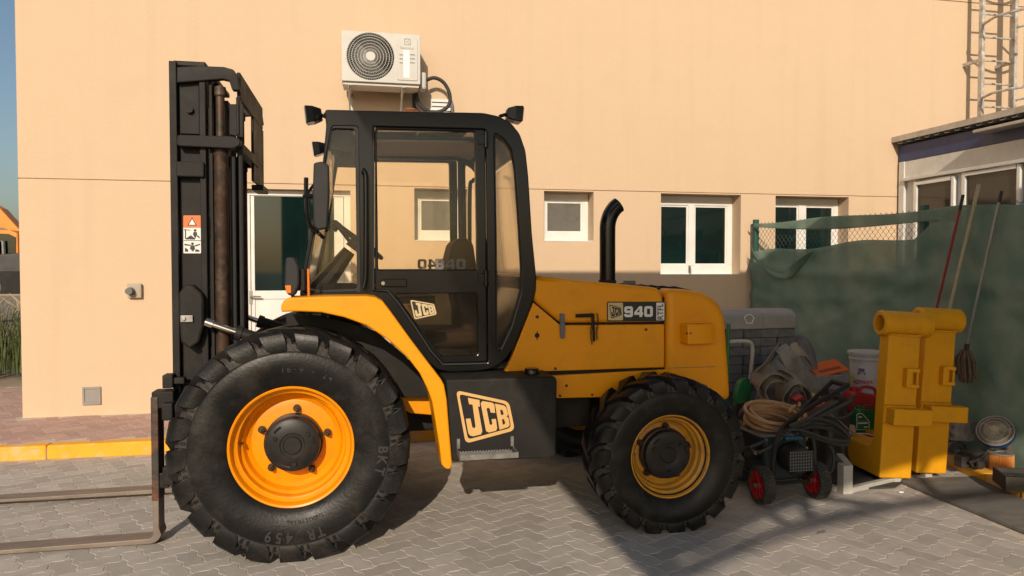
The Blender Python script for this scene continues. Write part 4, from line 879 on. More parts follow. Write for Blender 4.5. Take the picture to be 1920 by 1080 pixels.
# mirror: upright rounded shell on a bent arm
mp = rounded([(u, v) for u, v in ((588, 305), (604, 302), (617, 310), (618, 360), (614, 428), (596, 432), (588, 424), (586, 360))], 4, 3)
MY = 4.42
k = MB(); pl = [W(u, v, MY) for u, v in mp]; k.prism(pl, MY, MY+.045); mi = k.build('mirror', 'rubber_trim', F, bevel=.012, seg=3, smooth=True, ang=50)
k = MB(); k.tube([atY(u, v, MY+.07) for u, v in ((574, 333), (574, 365), (576, 400), (582, 425), (596, 436))], .013, 8, smooth=4); k.tube([atY(569, 368, MY+.07), atY(594, 366, MY+.04)], .012, 8); k.tube([atY(596, 436, MY+.07), atY(606, 445, CN)], .013, 8); k.tube([atY(574, 366, MY+.07), atY(600, 330, CN)], .009, 8); k.build('mirror_arm', 'cab_black', F, smooth=True)
mp = [(535, 482), (552, 482), (561, 500), (561, 535), (552, 555), (540, 554), (533, 540)]
k = MB(); k.prism(rounded(WW(mp, 4.36), .02), 4.36, 4.46); lm = k.build('headlamp', 'rubber_trim', F, bevel=.012, seg=3, smooth=True, ang=50)
k = MB(); k.prism(WW([(534, 535), (546, 535), (546, 550), (537, 550)], 4.352), 4.352, 4.40); k.build('indicator_lens', 'indicator_orange', lm, bevel=.004)
k = MB(); k.box(W(556, 520, 4.42)[0], W(572, 520, 4.42)[0], 4.40, 4.5, W(560, 545, 4.42)[1], W(560, 505, 4.42)[1]); k.tube([atY(548, 552, 4.42), atY(552, 562, 4.42)], .012, 6); k.build('lamp_bracket', 'black_steel', F, bevel=.004)
k = MB(); k.tube([atY(578, 504, 4.36), atY(579, 560, 4.36)], .007, 8); k.build('marker_rod', 'indicator_orange', F)

# ------------------------------------------------------------------ mast
MN, MF_ = 4.74, 5.62; YF = 5.86
def mast_side(y, sgn):
    yo = lambda a, b: (y+min(sgn*a, sgn*b), y+max(sgn*a, sgn*b))
    q = lambda pts: WW(pts, MN)
    k = MB(); yy = yo(0, .10)
    xa, zt = W(316, 112, MN); xb = W(330, 112, MN)[0]; zb = .22
    xr0, xr1 = W(373, 200, MN)[0], W(385, 200, MN)[0]
    k.box(xa, xb, yy[0], yy[1], zb, zt-.005); ww = yo(.045, .075); k.box(xb, xr0, ww[0], ww[1], zb, zt-.03); k.box(xr0, xr1, *yo(.004, .096), zb, zt-.06)
    o = k.build('outer_rail', 'black_steel', F, bevel=.004, seg=2)
    k = MB(); xi0, xi1 = W(391, 300, MN)[0], W(397, 300, MN)[0]; k.box(xi0, xi1, *yo(.03, .13), zb, zt-.10); k.box(xi1, xi1+.022, *yo(.105, .125), zb, zt-.10); k.build('inner_rail', 'black_steel', F, bevel=.003)
    k = MB(); cx_ = W(411, 300, MN)[0]; k.lathe([(.041, .3), (.041, 2.3), (.046, 2.31), (.046, 2.36), (.038, 2.37), (.026, 2.38), (.026, 2.66), (.034, 2.67), (.034, 2.72), (.01, 2.73)], 20, 'Z', (cx_, y+sgn*.055, 0)); k.build('lift_cylinder', 'rust_cyl', F, smooth=True, ang=35)
    if sgn < 0: return o
    k = MB(); k.tube([(cx_+.075, y+sgn*.05, .4), (cx_+.075, y+sgn*.05, 2.3)], .011, 8); k.tube([(cx_+.115, y+sgn*.06, .4), (cx_+.115, y+sgn*.06, 2.55)], .014, 8); k.build('hydraulic_hose', 'rubber_trim', F)
    return o
nr = mast_side(MN, 1); fr_ = mast_side(MF_, -1)
def mbox(name, u0, v0, u1, v1, y0, y1, mat='black_steel', bev=.006, par=None):
    a = W(u0, v0, MN); b = W(u1, v1, MN); k = MB(); k.box(a[0], b[0], y0, y1, b[1], a[1]); return k.build(name, mat, par or F, bevel=bev)
mbox('top_tie', 322, 111, 384, 124, MN+.02, MF_-.02)
mbox('cover_plate', 334, 152, 372, 250, MN+.030, MN+.044, par=nr, bev=.003); mbox('tie_box', 331, 303, 384, 333, MN-.02, MN+.04, par=nr, bev=.008)
p = W(354, 204, MN); k = MB(); k.cyl((p[0], MN+.02, p[1]), .022, .03, n=20); k.build('bolt', 'black_steel', nr)
# top yoke: near arm, deep rear cross plate, far arm
def yoke(name, arm, y0, y1, th, zdrop):
    k = MB(); A = WW(arm, MN); k.prism(A, y0, y0+th); k.build(name, 'black_steel', F, bevel=.006); k = MB(); k.prism(A, y1-th, y1); return k.build(name, 'black_steel', F, bevel=.006)
yoke('mast_yoke', [(332, 126), (372, 124), (420, 126), (438, 131), (446, 142), (450, 170), (436, 170), (430, 152), (418, 149), (332, 156)], MN-.012, YF+.012, .05, 0)
xa = W(431, 160, MN)[0]; xb = W(449, 160, MN)[0]; z_t = W(440, 132, MN)[1]; z_b = W(440, 225, MN)[1]
k = MB(); k.box(xb-.022, xb, MN+.04, YF-.04, z_t-.16, z_t); k.box(xb-.02, xb-.002, MN-.01, MN+.12, z_b-.09, z_t-.16); k.box(xb-.02, xb-.002, YF-.52, YF+.01, z_b-.30, z_t-.16); k.box(xb-.05, xb+.03, YF-.30, YF+.012, z_b-.34, z_b-.30); k.build('cross_plate', 'black_steel', F, bevel=.005)
k = MB(); k.prism(WW([(430, 195), (456, 195), (456, 258), (430, 252)], MN), MN+.0, MN+.012); k.build('yoke_plate', 'black_steel', F, bevel=.003)
k = MB(); A = WW(rounded([(334, 254), (440, 257), (452, 263), (452, 273), (440, 280), (334, 275)], 6), MN); k.prism(A, MN-.03, MN+.05); k.prism(A, MF_-.05, MF_+.03); k.box(W(436, 265, MN)[0], W(452, 265, MN)[0], MN+.05, MF_-.05, A[0][1]-.06, A[0][1]); k.build('lower_yoke', 'black_steel', F, bevel=.006)
for zz in (.42, 1.15, 1.9): k = MB(); k.box(W(330, 400, MN)[0]+.02, W(372, 400, MN)[0]-.01, MN+.08, MF_-.08, zz-.05, zz+.05); k.build('mast_tie', 'black_steel', F, bevel=.006)
# warning label: orange head with a triangle, white field with pictograms
Yl = MN+.044
plate('warning_label', 'decal_white', nr, rounded(rect(344, 404, 377, 475, Yl), .006), [], Yl-.002, Yl+.001)
plate('label_head', 'decal_orange', nr, rounded(rect(344, 404, 377, 427, Yl), .005), [], Yl-.0035, Yl-.0022)
tri = WW([(360.5, 407), (369.5, 423), (351.5, 423)], Yl); tri2 = WW([(360.5, 410.5), (366.8, 421.5), (354.2, 421.5)], Yl)
plate('triangle', 'decal_black', nr, tri, [tri2], Yl-.0045, Yl-.0036); plate('triangle_field', 'decal_white', nr, tri2, [], Yl-.0042, Yl-.0037)
ms = []
def pic(pts): 
    me = curve_mesh([WW(pts, Yl)], .0005); me.transform(Matrix.Translation((0, Yl-.003, 0)) @ UPR); ms.append(me)
circ = lambda u, v, r_: [(u+r_*math.cos(t*.63), v+r_*math.sin(t*.63)) for t in range(10)]
pic([(359.9, 412), (361.1, 412), (360.9, 418), (360.1, 418)])
pic([(347, 430), (349, 430), (349, 448), (347, 448)]); pic([(349, 447), (358, 441), (366, 447), (366, 449), (349, 449)]); pic(circ(366, 432, 2.6)); pic([(363, 435), (369, 435), (370, 440), (366, 447), (362, 440)]); pic([(345, 426.8+3), (357, 431), (357, 432.2), (345, 431.2)]); pic([(371, 441), (375, 445), (374, 447), (369, 443)])
pic(circ(361, 457, 2.6)); pic([(358, 460), (364, 460), (366, 466), (362, 472), (356, 466)]); pic([(346, 457), (358, 459), (358, 461), (346, 460)]); pic([(365, 460), (375, 457), (375, 459.5), (365, 462.5)]); pic([(347, 464), (353, 468), (353, 472), (347, 472)]); pic([(367, 467), (374, 469), (374, 472), (366, 472)])
plate('label_rule', 'decal_black', nr, rect(344.5, 450.5, 376.5, 451.6, Yl), [], Yl-.0032, Yl-.0022)
finish('pictograms', join_meshes(ms), 'decal_black', nr)
# tilt cylinder bracket and ram, near and far
for y, s in ((MN-.07, 1), (MF_+.07, -1)):
    k = MB(); A = WW([(340, 548), (352, 534), (366, 533), (382, 549), (386, 560), (386, 610), (378, 640), (360, 652), (344, 640), (341, 600)], MN); y0, y1 = sorted((y, y+s*.075)); k.prism(A, y0, y1); br = k.build('tilt_bracket', 'black_steel', F, bevel=.014, seg=3, smooth=True, ang=50)
    p = W(356, 596, MN); k = MB(); k.box(p[0]-.035, p[0]+.035, y-.012*s-.004, y-.012*s+.004, p[1]-.02, p[1]+.02); k.cyl((p[0]-.015, y-.018*s, p[1]), .012, .016, n=12); k.build('pin_keeper', 'step_metal', br, bevel=.003)
    a = atY(388, 603, MN); a.y = y+s*.03; b = atY(445, 622, MN); b.y = a.y; c_ = atY(600, 668, MN); c_.y = a.y
    k = MB(); k.tube([a, a.lerp(b, .25)], .03, 12); k.tube([a, b], .020, 14); k.build('tilt_rod', 'chrome', F, smooth=True)
    k = MB(); k.tube([b, b+(c_-b)*.07], .046, 16); k.tube([b+(c_-b)*.05, c_], .038, 16); k.build('tilt_cylinder', 'black_steel', F, smooth=True)
# carriage and forks
k = MB()
for z0, z1 in ((.36, .47), (.74, .84)): k.box(-1.135, -1.075, 4.56, 6.02, z0, z1)
for y in (4.9, 5.64): k.box(-1.08, -1.02, y, y+.06, .30, 1.05)
k.build('carriage', 'black_steel', F, bevel=.008)
a = W(307, 702, 4.7); b = W(327, 726, 4.7); k = MB(); k.box(a[0], b[0], 4.66, 4.76, b[1], a[1]); k.box(b[0]-.02, b[0]+.06, 4.68, 4.74, b[1]+.02, a[1]-.02); k.build('carriage_stop', 'black_steel', F, bevel=.006)
def fork(y, dz):
    t = .034; x0 = -1.205; L = 1.30; r_ = .028; pr = [(x0, .86), (x0, dz+t+r_)]
    for q in range(1, 6): an = math.pi*.5*q/6; pr.append((x0-r_*(1-math.cos(an)), dz+t+r_-r_*math.sin(an)))
    pr += [(x0-r_, dz+t), (x0-L, dz+.022), (x0-L-.02, dz+.012), (x0-L, dz+.002), (x0-.02, dz+.002)]
    for q in range(1, 6): an = math.pi*.5*q/6; pr.append((x0-.02+.068*math.sin(an), dz+.002+.068*(1-math.cos(an))))
    pr += [(x0+t, dz+.09), (x0+t, .86)]
    k = MB(); ys = [y, y+.13]
    k.prism(pr, y, y+.13); fk = k.build('fork', 'fork_steel', F, bevel=.005, seg=2)
    k = MB(); k.box(x0-.003, x0+t+.003, y-.003, y+.133, .26, .87); k.build('fork_shank', 'fork_shank', fk, bevel=.005); k = MB(); k.box(x0+.0, x0+.12, y+.005, y+.125, .80, .90); k.build('fork_hook', 'black_steel', fk, bevel=.008); k = MB(); k.box(x0+t, x0+.09, y+.005, y+.125, .33, .42); k.build('fork_hook', 'black_steel', fk, bevel=.008)
fork(4.62, .004); fork(5.56, .030)
# ------------------------------------------------------------------ air conditioner on the wall
M('ac_cream', (.56, .545, .49), (.52, .505, .455), rough=.5, scale=3, dirt=(.45, .42, .36), dscale=6, damt=.3)
M('ac_dark', (.035, .034, .032), rough=.7)
M('ac_grey', (.30, .29, .27), rough=.5)
M('sticker_white', (.80, .79, .77), rough=.5)
M('pipe_black', (.018, .018, .017), (.03, .029, .027), rough=.65, scale=12)
AY = 7.76
ax0, az1 = W(640, 56, AY); ax1 = W(788, 66, AY)[0]; az0 = W(640, 151, AY)[1]
ac = thing('air_conditioner', 'cream outdoor air conditioner unit with round fan grille on wall brackets', 'air conditioner', ((ax0+ax1)/2, 7.95, az0))
fcx, fcz = W(695, 106, AY); fr0 = .240
out = [(ax0, az0), (ax1, az0), (ax1, az1), (ax0, az1)]; hole = [(fcx+fr0*math.cos(t*math.pi/24), fcz+fr0*math.sin(t*math.pi/24)) for t in range(48)]
plate('front_panel', 'ac_cream', ac, rounded(out, .012), [hole], AY, AY+.03, bev=.005, smooth=True, ang=40)
k = MB(); k.box(ax0+.004, ax1-.004, AY+.29, AY+.30, az0+.004, az1-.004); k.box(ax0+.003, ax0+.012, AY+.03, AY+.29, az0+.003, az1-.003); k.box(ax1-.012, ax1-.003, AY+.03, AY+.29, az0+.003, az1-.003); k.box(ax0+.012, ax1-.012, AY+.03, AY+.29, az1-.012, az1-.003); k.box(ax0+.012, ax1-.012, AY+.03, AY+.29, az0-.03, az0+.012); k.box(fcx+fr0+.02, fcx+fr0+.03, AY+.03, AY+.28, az0+.013, az1-.013); body = k.build('casing', 'ac_cream', ac, bevel=.004)
k = MB(); k.box(ax0+.03, fcx+fr0+.01, AY+.24, AY+.26, az0+.03, az1-.03); k.build('coil', 'ac_dark', ac)
k = MB()
for q in range(3):
    vs = []
    for t in range(9):
        a = 2*math.pi*q/3+t*.14
        for r_ in (.05, .12, .20): vs.append((fcx+r_*math.cos(a), AY+.07+.012*t, fcz+r_*math.sin(a)))
    k.add(vs, [(t*3+j, t*3+j+1, t*3+j+4, t*3+j+3) for t in range(8) for j in range(2)])
k.lathe([(.06, AY+.06), (.06, AY+.2)], 20, 'Y', (fcx, 0, fcz)); me = k.mesh(); fb = finish('fan', me, 'ac_dark', ac); fb.modifiers.new('t', 'SOLIDIFY').thickness = .004
k = MB()
for r_ in (.072, .10, .13, .16, .19, .218, .240): k.tube([(fcx+r_*math.cos(t*math.pi/24), AY-.012+.02*(r_/.240)**2, fcz+r_*math.sin(t*math.pi/24)) for t in range(48)], .0030, 5, closed=True)
for q in range(64):
    a = 2*math.pi*q/64; sw = .35; k.tube([(fcx+r_*math.cos(a+sw*r_/.240), AY-.010+.02*(r_/.240)**2, fcz+r_*math.sin(a+sw*r_/.240)) for r_ in (.05, .11, .17, .240)], .0015, 3, cap=False)
gr_ = k.build('fan_grille', 'ac_cream', ac)
k = MB(); k.lathe([(0, AY-.018), (.046, AY-.018), (.05, AY-.008), (.05, AY)], 28, 'Y', (fcx, 0, fcz)); k.build('grille_cap', 'ac_cream', gr_)
a = W(744, 70, AY); b = W(783, 152, AY); plate('service_cover', 'ac_cream', ac, rounded([(a[0], b[1]), (b[0], b[1]), (b[0], a[1]), (a[0], a[1])], .02), [], AY-.008, AY-.0005, bev=.003)
a = W(756.5, 94, AY-.01); b = W(768, 146, AY-.01); k = MB(); k.box(a[0], b[0], AY-.010, AY-.0085, b[1], a[1]); k.build('sticker', 'sticker_white', ac)
for q, v in enumerate((102, 109.5, 117)):
    for u0, u1 in ((749, 755.5), (768.7, 778)): a = W(u0, v, AY); b = W(u1, v+1.6, AY); k = MB(); k.box(a[0], b[0], AY-.0098, AY-.0085, b[1]-.003, a[1]-.003); k.build('cover_slot', 'ac_dark', ac)
a = W(758, 72.5, AY-.01); b = W(770, 84, AY-.01); cx_, cz_ = (a[0]+b[0])/2, (a[1]+b[1])/2; hs = (b[0]-a[0])/2
plate('logo_frame', 'ac_grey', ac, rounded([(cx_-hs, cz_-hs), (cx_+hs, cz_-hs), (cx_+hs, cz_+hs), (cx_-hs, cz_+hs)], .006), [rounded([(cx_-hs*.8, cz_-hs*.8), (cx_+hs*.8, cz_-hs*.8), (cx_+hs*.8, cz_+hs*.8), (cx_-hs*.8, cz_+hs*.8)], .02)], AY-.0098, AY-.0085)
plate('logo_mark', 'ac_grey', ac, [(cx_-hs*.7, cz_), (cx_+hs*.05, cz_+hs*.15), (cx_+hs*.55, cz_+hs*.7), (cx_+hs*.2, cz_), (cx_+hs*.55, cz_-hs*.7), (cx_+hs*.05, cz_-hs*.15)], [], AY-.0098, AY-.0085)
a = W(751, 87, AY-.01); b = W(776, 93, AY-.01); text_in('brand_text', 'Electrolux', 'ac_grey', ac, a[0], b[0], b[1], a[1], AY-.0092, .0007)
k = MB(); a = W(790, 130, AY+.08); b = W(801, 164, AY+.08); k.box(ax1+.001, ax1+.07, AY+.10, AY+.26, a[1]-.20, a[1]-.02); k.build('valve_cover', 'ac_cream', ac, bevel=.02)
for q, u in enumerate((657, 757)):
    x = W(u, 160, AY+.05)[0]; z = az0-.032
    k = MB(); k.box(x-.02, x+.02, AY+.02, WY-.001, z-.004, z); k.box(x-.02, x-.016, AY+.02, WY-.001, z-.035, z-.004); k.box(x-.02, x+.02, WY-.006, WY-.001, z-.22, z-.004)
    k.prism([(0, 0)]*0 or [(x-.004, z-.03), (x+.004, z-.03), (x+.004, z-.035), (x-.004, z-.035)], AY+.05, WY-.01)
    k.tube([(x-.012, AY+.06, z-.03), (x-.012, WY-.008, z-.20)], .010, 6); k.build('bracket', 'ac_cream', ac, bevel=.002, seg=1)
k = MB(); hp = [atY(u, v, 8.02) for u, v in ((800, 150), (815, 146), (832, 155), (843, 176), (842, 196), (828, 208), (808, 210), (792, 202), (783, 188), (780, 168), (782, 160))]
k.tube(hp, .020, 10, smooth=5); k.build('hose_loop', 'pipe_black', ac, smooth=True)
k = MB(); k.tube([atY(777, 165, 8.06), atY(776, 190, 8.08), atY(778, 204, 8.12), atY(788, 212, 8.16), atY(800, 212, 8.185)], .020, 10, smooth=4); k.build('drain_pipe', 'pipe_black', ac, smooth=True)
# small fittings on the wall and ground at the left
M('plastic_beige', (.42, .36, .27), (.36, .31, .23), rough=.6, scale=5); M('plastic_grey', (.13, .125, .115), rough=.6)
a = W(236, 532, WY-.05); b = W(265, 559, WY-.05)
sk = thing('outdoor_socket', 'beige outdoor socket box with grey plug cap on the left wall', 'socket', ((a[0]+b[0])/2, WY, b[1]))
k = MB(); k.box(a[0]+.01, b[0], WY-.05, WY-.001, b[1], a[1]); k.build('box', 'plastic_beige', sk, bevel=.01)
c_ = W(243, 546, WY-.09); k = MB(); k.lathe([(.034, -.13), (.034, -.08), (.040, -.078), (.040, -.052)], 20, 'Y', (c_[0], WY, c_[1])); k.build('plug_cap', 'plastic_grey', sk, smooth=True)
a = W(155, 726, WY); b = W(190, 758, WY)
hh = thing('wall_hatch', 'small square grey hatch low on the left wall', 'hatch', ((a[0]+b[0])/2, WY, b[1])); M('hatch_grey', (.28, .265, .235), (.24, .225, .20), rough=.6, scale=9)
plate('frame', 'hatch_grey', hh, [(a[0], b[1]), (b[0], b[1]), (b[0], a[1]), (a[0], a[1])], [[(a[0]+.02, b[1]+.028), (b[0]-.02, b[1]+.028), (b[0]-.02, a[1]-.02), (a[0]+.02, a[1]-.02)]], WY-.018, WY-.001, bev=.002)
k = MB(); k.box(a[0]+.021, b[0]-.021, WY-.009, WY-.001, b[1]+.029, a[1]-.021); k.build('cover', 'hatch_grey', hh)
def chip(name, p, sx, sy, sz, mat, lab, cat, rz=0, group=None):
    k = MB(); vs = []; rg = random.Random(hash(name+lab) % 999 if False else len(lab))
    n = 7; ring = [(sx*math.cos(2*math.pi*t/n)*rg.uniform(.75, 1), sy*math.sin(2*math.pi*t/n)*rg.uniform(.75, 1)) for t in range(n)]
    vs = [(x, y, 0) for x, y in ring]+[(x*.9, y*.9, sz*rg.uniform(.7, 1)) for x, y in ring]
    k.add(vs, [tuple(range(n-1, -1, -1)), tuple(range(n, 2*n))]+[(t, (t+1) % n, (t+1) % n+n, t+n) for t in range(n)]); k.xf(Matrix.Translation(p) @ Matrix.Rotation(rz, 4, 'Z'))
    return tag(k.build(name, mat), lab, cat, group)
chip('stone_chip', tuple(atZ(312, 783, .12)), .075, .035, .025, 'debris', 'flat loose stone lying at the foot of the left wall', 'stone')
chip('stone_chip', tuple(atZ(1541, 999, .001)), .05, .02, .008, 'debris', 'small dark scrap lying on the paving right of the rear tyre', 'scrap', .5)
chip('paper_scrap', tuple(atZ(1690, 923, .001)), .022, .014, .008, 'sticker_white', 'small white scrap on the paving beside the grey board', 'scrap')

# ------------------------------------------------------------------ two heavy yellow forks on a white timber stand
M('fork_yellow', (.70, .315, .004), (.72, .33, .006), rough=.5, scale=2, dirt=(.42, .22, .02), dscale=5, damt=.5, spec=.3, chips=((.22, .12, .04), 10, .715))
FE = (Vector((.993, -.114, 0)), Vector((.114, .993, 0)), Vector((0, 0, 1)))
def big_fork(o, label, wd, hgt, t0, t1):
    root = thing('loading_fork', label, 'fork', tuple(o)); root['group'] = 'big yellow forks by the fence'
    m = frameM(o, *FE) @ Matrix.Rotation(R(3.2), 4, 'Y')
    pr = [(0, .0), (0, hgt), (.05, hgt+.03), (.12, hgt+.03), (.12, .27), (.135, .225), (.18, .205), (1.15, .16), (1.17, .12), (1.15, 0), (.02, 0)]
    k = MB(); n = len(pr); vs = [(0, y, z) for y, z in pr]+[(wd, y, z) for y, z in pr]
    k.add(vs, [tuple(range(n)), tuple(range(2*n-1, n-1, -1))]+[(i, i+n, (i+1) % n+n, (i+1) % n) for i in range(n)]); k.xf(m); k.build('fork_body', 'fork_yellow', root, bevel=.010, seg=3)
    k = MB(); k.lathe([(.060, t0), (.084, t0), (.094, t0+.01), (.094, t1-.012), (.084, t1), (.060, t1), (.060, t1-.01), (.060, t0+.01)], 36, 'X', (0, .075, hgt+.085), close=True); k.xf(m); k.build('eye_tube', 'fork_yellow', root, smooth=True, ang=35)
    k = MB(); k.box(.02, wd+.07, -.10, -.001, .415, .535); k.xf(m); k.build('stop_block', 'fork_yellow', root, bevel=.006)
    k = MB(); x0 = .13; k.box(x0, x0+.025, -.05, -.001, .69, .83); k.box(x0+.025, x0+.10, -.05, -.035, .69, .715); k.box(x0+.025, x0+.10, -.05, -.035, .805, .83); k.box(x0+.085, x0+.10, -.035, -.001, .69, .83); k.box(x0+.025, x0+.045, -.05, -.036, .715, .805); k.xf(m); k.build('keeper', 'fork_yellow', root, bevel=.003)
    k = MB(); k.box(.003, wd-.003, -.0015, -.0002, .548, .551); k.xf(m); k.build('weld_seam', 'slot_dark', root)
    for (za, ya_) in ((hgt+.005, -.003), (.538, -.004), (.412, -.004)):
        k = MB(); k.tube([Vector((.004+(wd-.008)*t/24, ya_+.003*noise.noise(Vector((t*.9, za, 1))), za+.004*noise.noise(Vector((t*.8, za, 7))))) for t in range(25)], .009, 6); k.xf(m); k.build('weld_bead', 'fork_yellow', root, smooth=True)
O1 = atZ(1649, 896, .055); O2 = atZ(1718, 887, .05)
big_fork(O1, 'nearer of two tall yellow loading forks standing on a white timber stand', .25, 1.068, -.035, .355)
big_fork(O2, 'farther of two tall yellow loading forks, right one beside the mop', .245, 1.09, -.03, .315)
M('timber_white', (.46, .45, .41), (.38, .37, .33), rough=.7, scale=9, stretch=(1, 1, 4), dirt=(.33, .3, .25), dscale=8, damt=.5)
st = thing('timber_stand', 'white painted timber stand under the yellow forks', 'stand', (3.5, 4.9, 0))
lp = atZ(1577, 925, 0)
def beam(name, a, b, s=.05, par=st, mat='timber_white', h=None):
    a, b = Vector(a), Vector(b); d = (b-a); L = d.length; ex_ = d.normalized(); ey_ = Vector((0, 0, 1)).cross(ex_); ey_ = ey_.normalized() if ey_.length > .1 else Vector((0, 1, 0)); ez_ = ex_.cross(ey_)
    k = MB(); hh_ = h or s; k.box(0, L, -s/2, s/2, -hh_/2, hh_/2); k.xf(frameM(a, ex_, ey_, ez_)); return k.build(name, mat, par, bevel=.004)
beam('leg', lp+Vector((.03, 0, .001)), lp+Vector((.03, 0, .21)), .075); beam('leg', lp+Vector((-.06, .40, .001)), lp+Vector((-.06, .40, .25)), .07)
beam('rail', lp+Vector((.07, .02, .175)), lp+Vector((.20, .30, .175)), .05, h=.06); beam('foot_rail', lp+Vector((.07, .0, .022)), lp+Vector((.62, .18, .022)), .045, h=.04); beam('foot_rail', lp+Vector((0, .04, .022)), lp+Vector((-.16, .40, .022)), .045, h=.04)
beam('leg', O1+Vector((.16, .03, -.054)), O1+Vector((.16, .03, -.004)), .06); beam('leg', O2+Vector((.14, .06, -.049)), O2+Vector((.14, .06, -.004)), .06)
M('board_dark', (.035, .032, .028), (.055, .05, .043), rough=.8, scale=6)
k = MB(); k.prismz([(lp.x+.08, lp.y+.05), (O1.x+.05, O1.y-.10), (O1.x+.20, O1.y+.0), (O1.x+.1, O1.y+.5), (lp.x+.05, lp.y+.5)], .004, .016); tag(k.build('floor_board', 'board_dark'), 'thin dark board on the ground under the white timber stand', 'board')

# ------------------------------------------------------------------ pressure washer with its hoses
M('red_plastic', (.42, .012, .012), (.34, .01, .01), rough=.45, scale=8, dirt=(.12, .02, .015), dscale=9, damt=.5)
M('washer_tyre', (.02, .019, .018), (.05, .046, .04), rough=.8, scale=20)
M('washer_navy', (.006, .014, .022), (.01, .02, .03), rough=.45, scale=5)
M('washer_blue', (.008, .06, .09), rough=.45)
M('hose_tan', (.36, .205, .095), (.42, .25, .125), rough=.6, scale=10)
w1 = atZ(1428, 944, 0); w2 = Vector((w1.x+.44, w1.y+.03, 0))
pw = thing('pressure_washer', 'black pressure washer on two red wheels draped with black hose', 'pressure washer', (w1.x+.2, w1.y+.3, 0))
def pwheel(c):
    k = MB(); r_ = .128
    k.lathe([(.018, -.035), (.03, -.04), (.035, -.022), (.085, -.026), (.095, -.034), (.100, -.034), (.100, .03), (.02, .035)], 32, 'X')
    for q in range(9):
        a = 2*math.pi*q/9; k.tube([(-.027, .03*math.cos(a), .03*math.sin(a)), (-.03, .092*math.cos(a), .092*math.sin(a))], .006, 5)
    k.xf(Matrix.Translation(c)); o = k.build('wheel', 'red_plastic', pw)
    t = MB(); t.lathe([(.098, -.04), (.115, -.042), (.122, -.03), (.124, 0), (.122, .03), (.115, .042), (.098, .04)], 40, 'X', close=True)
    for q in range(32):
        a = 2*math.pi*q/32
        for s in (-1, 1): t.tube([(0, .126*math.cos(a), .126*math.sin(a)), (s*.036, .123*math.cos(a+.12), .123*math.sin(a+.12))], .006, 4)
    t.xf(Matrix.Translation(c)); t.build('tyre', 'washer_tyre', o); n_ = MB(); n_.cyl((c[0]-.045, c[1], c[2]), .016, .02, 'X', 6); n_.build('axle_nut', 'step_metal', o)
pwheel(w1+Vector((.0, .0, .129))); pwheel(w2+Vector((0, 0, .129)))
bx_ = w1.x
k = MB(); k.tube([w1+Vector((.05, 0, .129)), w2+Vector((-.05, 0, .129))], .012, 8)
for xx in (.07, .37): k.tube([(bx_+xx, w1.y+.55, .03), (bx_+xx, w1.y+.5, .15), (bx_+xx, w1.y+.02, .17), (bx_+xx, w1.y-.02, .28), (bx_+.10+xx*.5, w1.y+.02+xx*.2, .44), (bx_+.28+xx*.4, w1.y+.08+xx*.4, .56), (bx_+.80, w1.y+.16+xx*.6, .76)], .017, 8, smooth=4)
k.tube([(bx_+.80, w1.y+.20, .76), (bx_+.80, w1.y+.38, .76)], .019, 8); k.build('frame', 'black_steel', pw, smooth=True)
k = MB(); k.box(bx_+.06, bx_+.40, w1.y+.08, w1.y+.48, .12, .44); k.build('engine', 'washer_navy', pw, bevel=.03, seg=3)
k = MB(); k.lathe([(.09, 0), (.10, .02), (.10, .12), (.07, .15)], 24, 'Y', (bx_+.25, w1.y-.07, .30)); k.build('recoil_cover', 'black_steel', pw, smooth=True)
k = MB()
for q in range(9): k.tube([(bx_+.17+q*.02, w1.y-.075, .23), (bx_+.17+q*.02, w1.y-.075, .37)], .003, 4)
for q in range(7): k.tube([(bx_+.16, w1.y-.077, .235+q*.021), (bx_+.34, w1.y-.077, .235+q*.021)], .003, 4)
k.build('guard_mesh', 'latch_grey', pw)
k = MB(); k.box(bx_+.17, bx_+.31, w1.y-.02, w1.y+.1, .425, .455); k.build('fuel_lid', 'washer_blue', pw, bevel=.02)
k = MB(); k.lathe([(.05, -.10), (.05, .05)], 16, 'X', (bx_+.05, w1.y+.2, .30)); k.build('pump', 'black_steel', pw)
for q in range(3): k = MB(); k.cyl((bx_+.02+q*.045, w1.y+.14, .32), .014, .05, 'Y', 6); k.build('pump_fitting', 'step_metal', pw)
k = MB(); P_ = lambda u, v, y: atY(u, v, y)
k.tube([P_(1462, 805, 4.75), P_(1476, 845 - 20, 4.72), P_(1500, 822, 4.72)], .006, 6); k.tube([P_(1469, 797, 4.75), P_(1481, 818, 4.7), P_(1500, 812, 4.7)], .006, 6); k.build('hose_hook', 'step_metal', pw)
hk = [
 [(1480, 800), (1520, 785), (1560, 792), (1590, 815), (1585, 826), (1550, 822), (1500, 806), (1478, 806)],
 [(1490, 810), (1530, 800), (1575, 812), (1592, 824), (1580, 834), (1545, 826), (1500, 812)],
 [(1470, 830), (1490, 808), (1530, 795), (1570, 800), (1588, 818)],
 [(1500, 812), (1520, 815), (1527, 840), (1528, 865), (1537, 884), (1552, 888), (1562, 875), (1563, 850), (1555, 835)],
 [(1478, 850), (1480, 880), (1500, 900), (1530, 902), (1550, 893), (1560, 880)],
 [(1405, 840), (1440, 825), (1480, 812), (1520, 790), (1560, 770), (1598, 750)],
 [(1420, 850), (1450, 835), (1490, 800), (1530, 775), (1570, 752)]]
for q, pp in enumerate(hk):
    k = MB(); k.tube([P_(u, v, 4.62+.035*(q % 3)+.02*math.sin(t)) for t, (u, v) in enumerate(pp)], (.013, .013, .012, .012, .006, .012, .011)[q], 8, smooth=5); k.build('hose', 'pipe_black', pw, smooth=True)
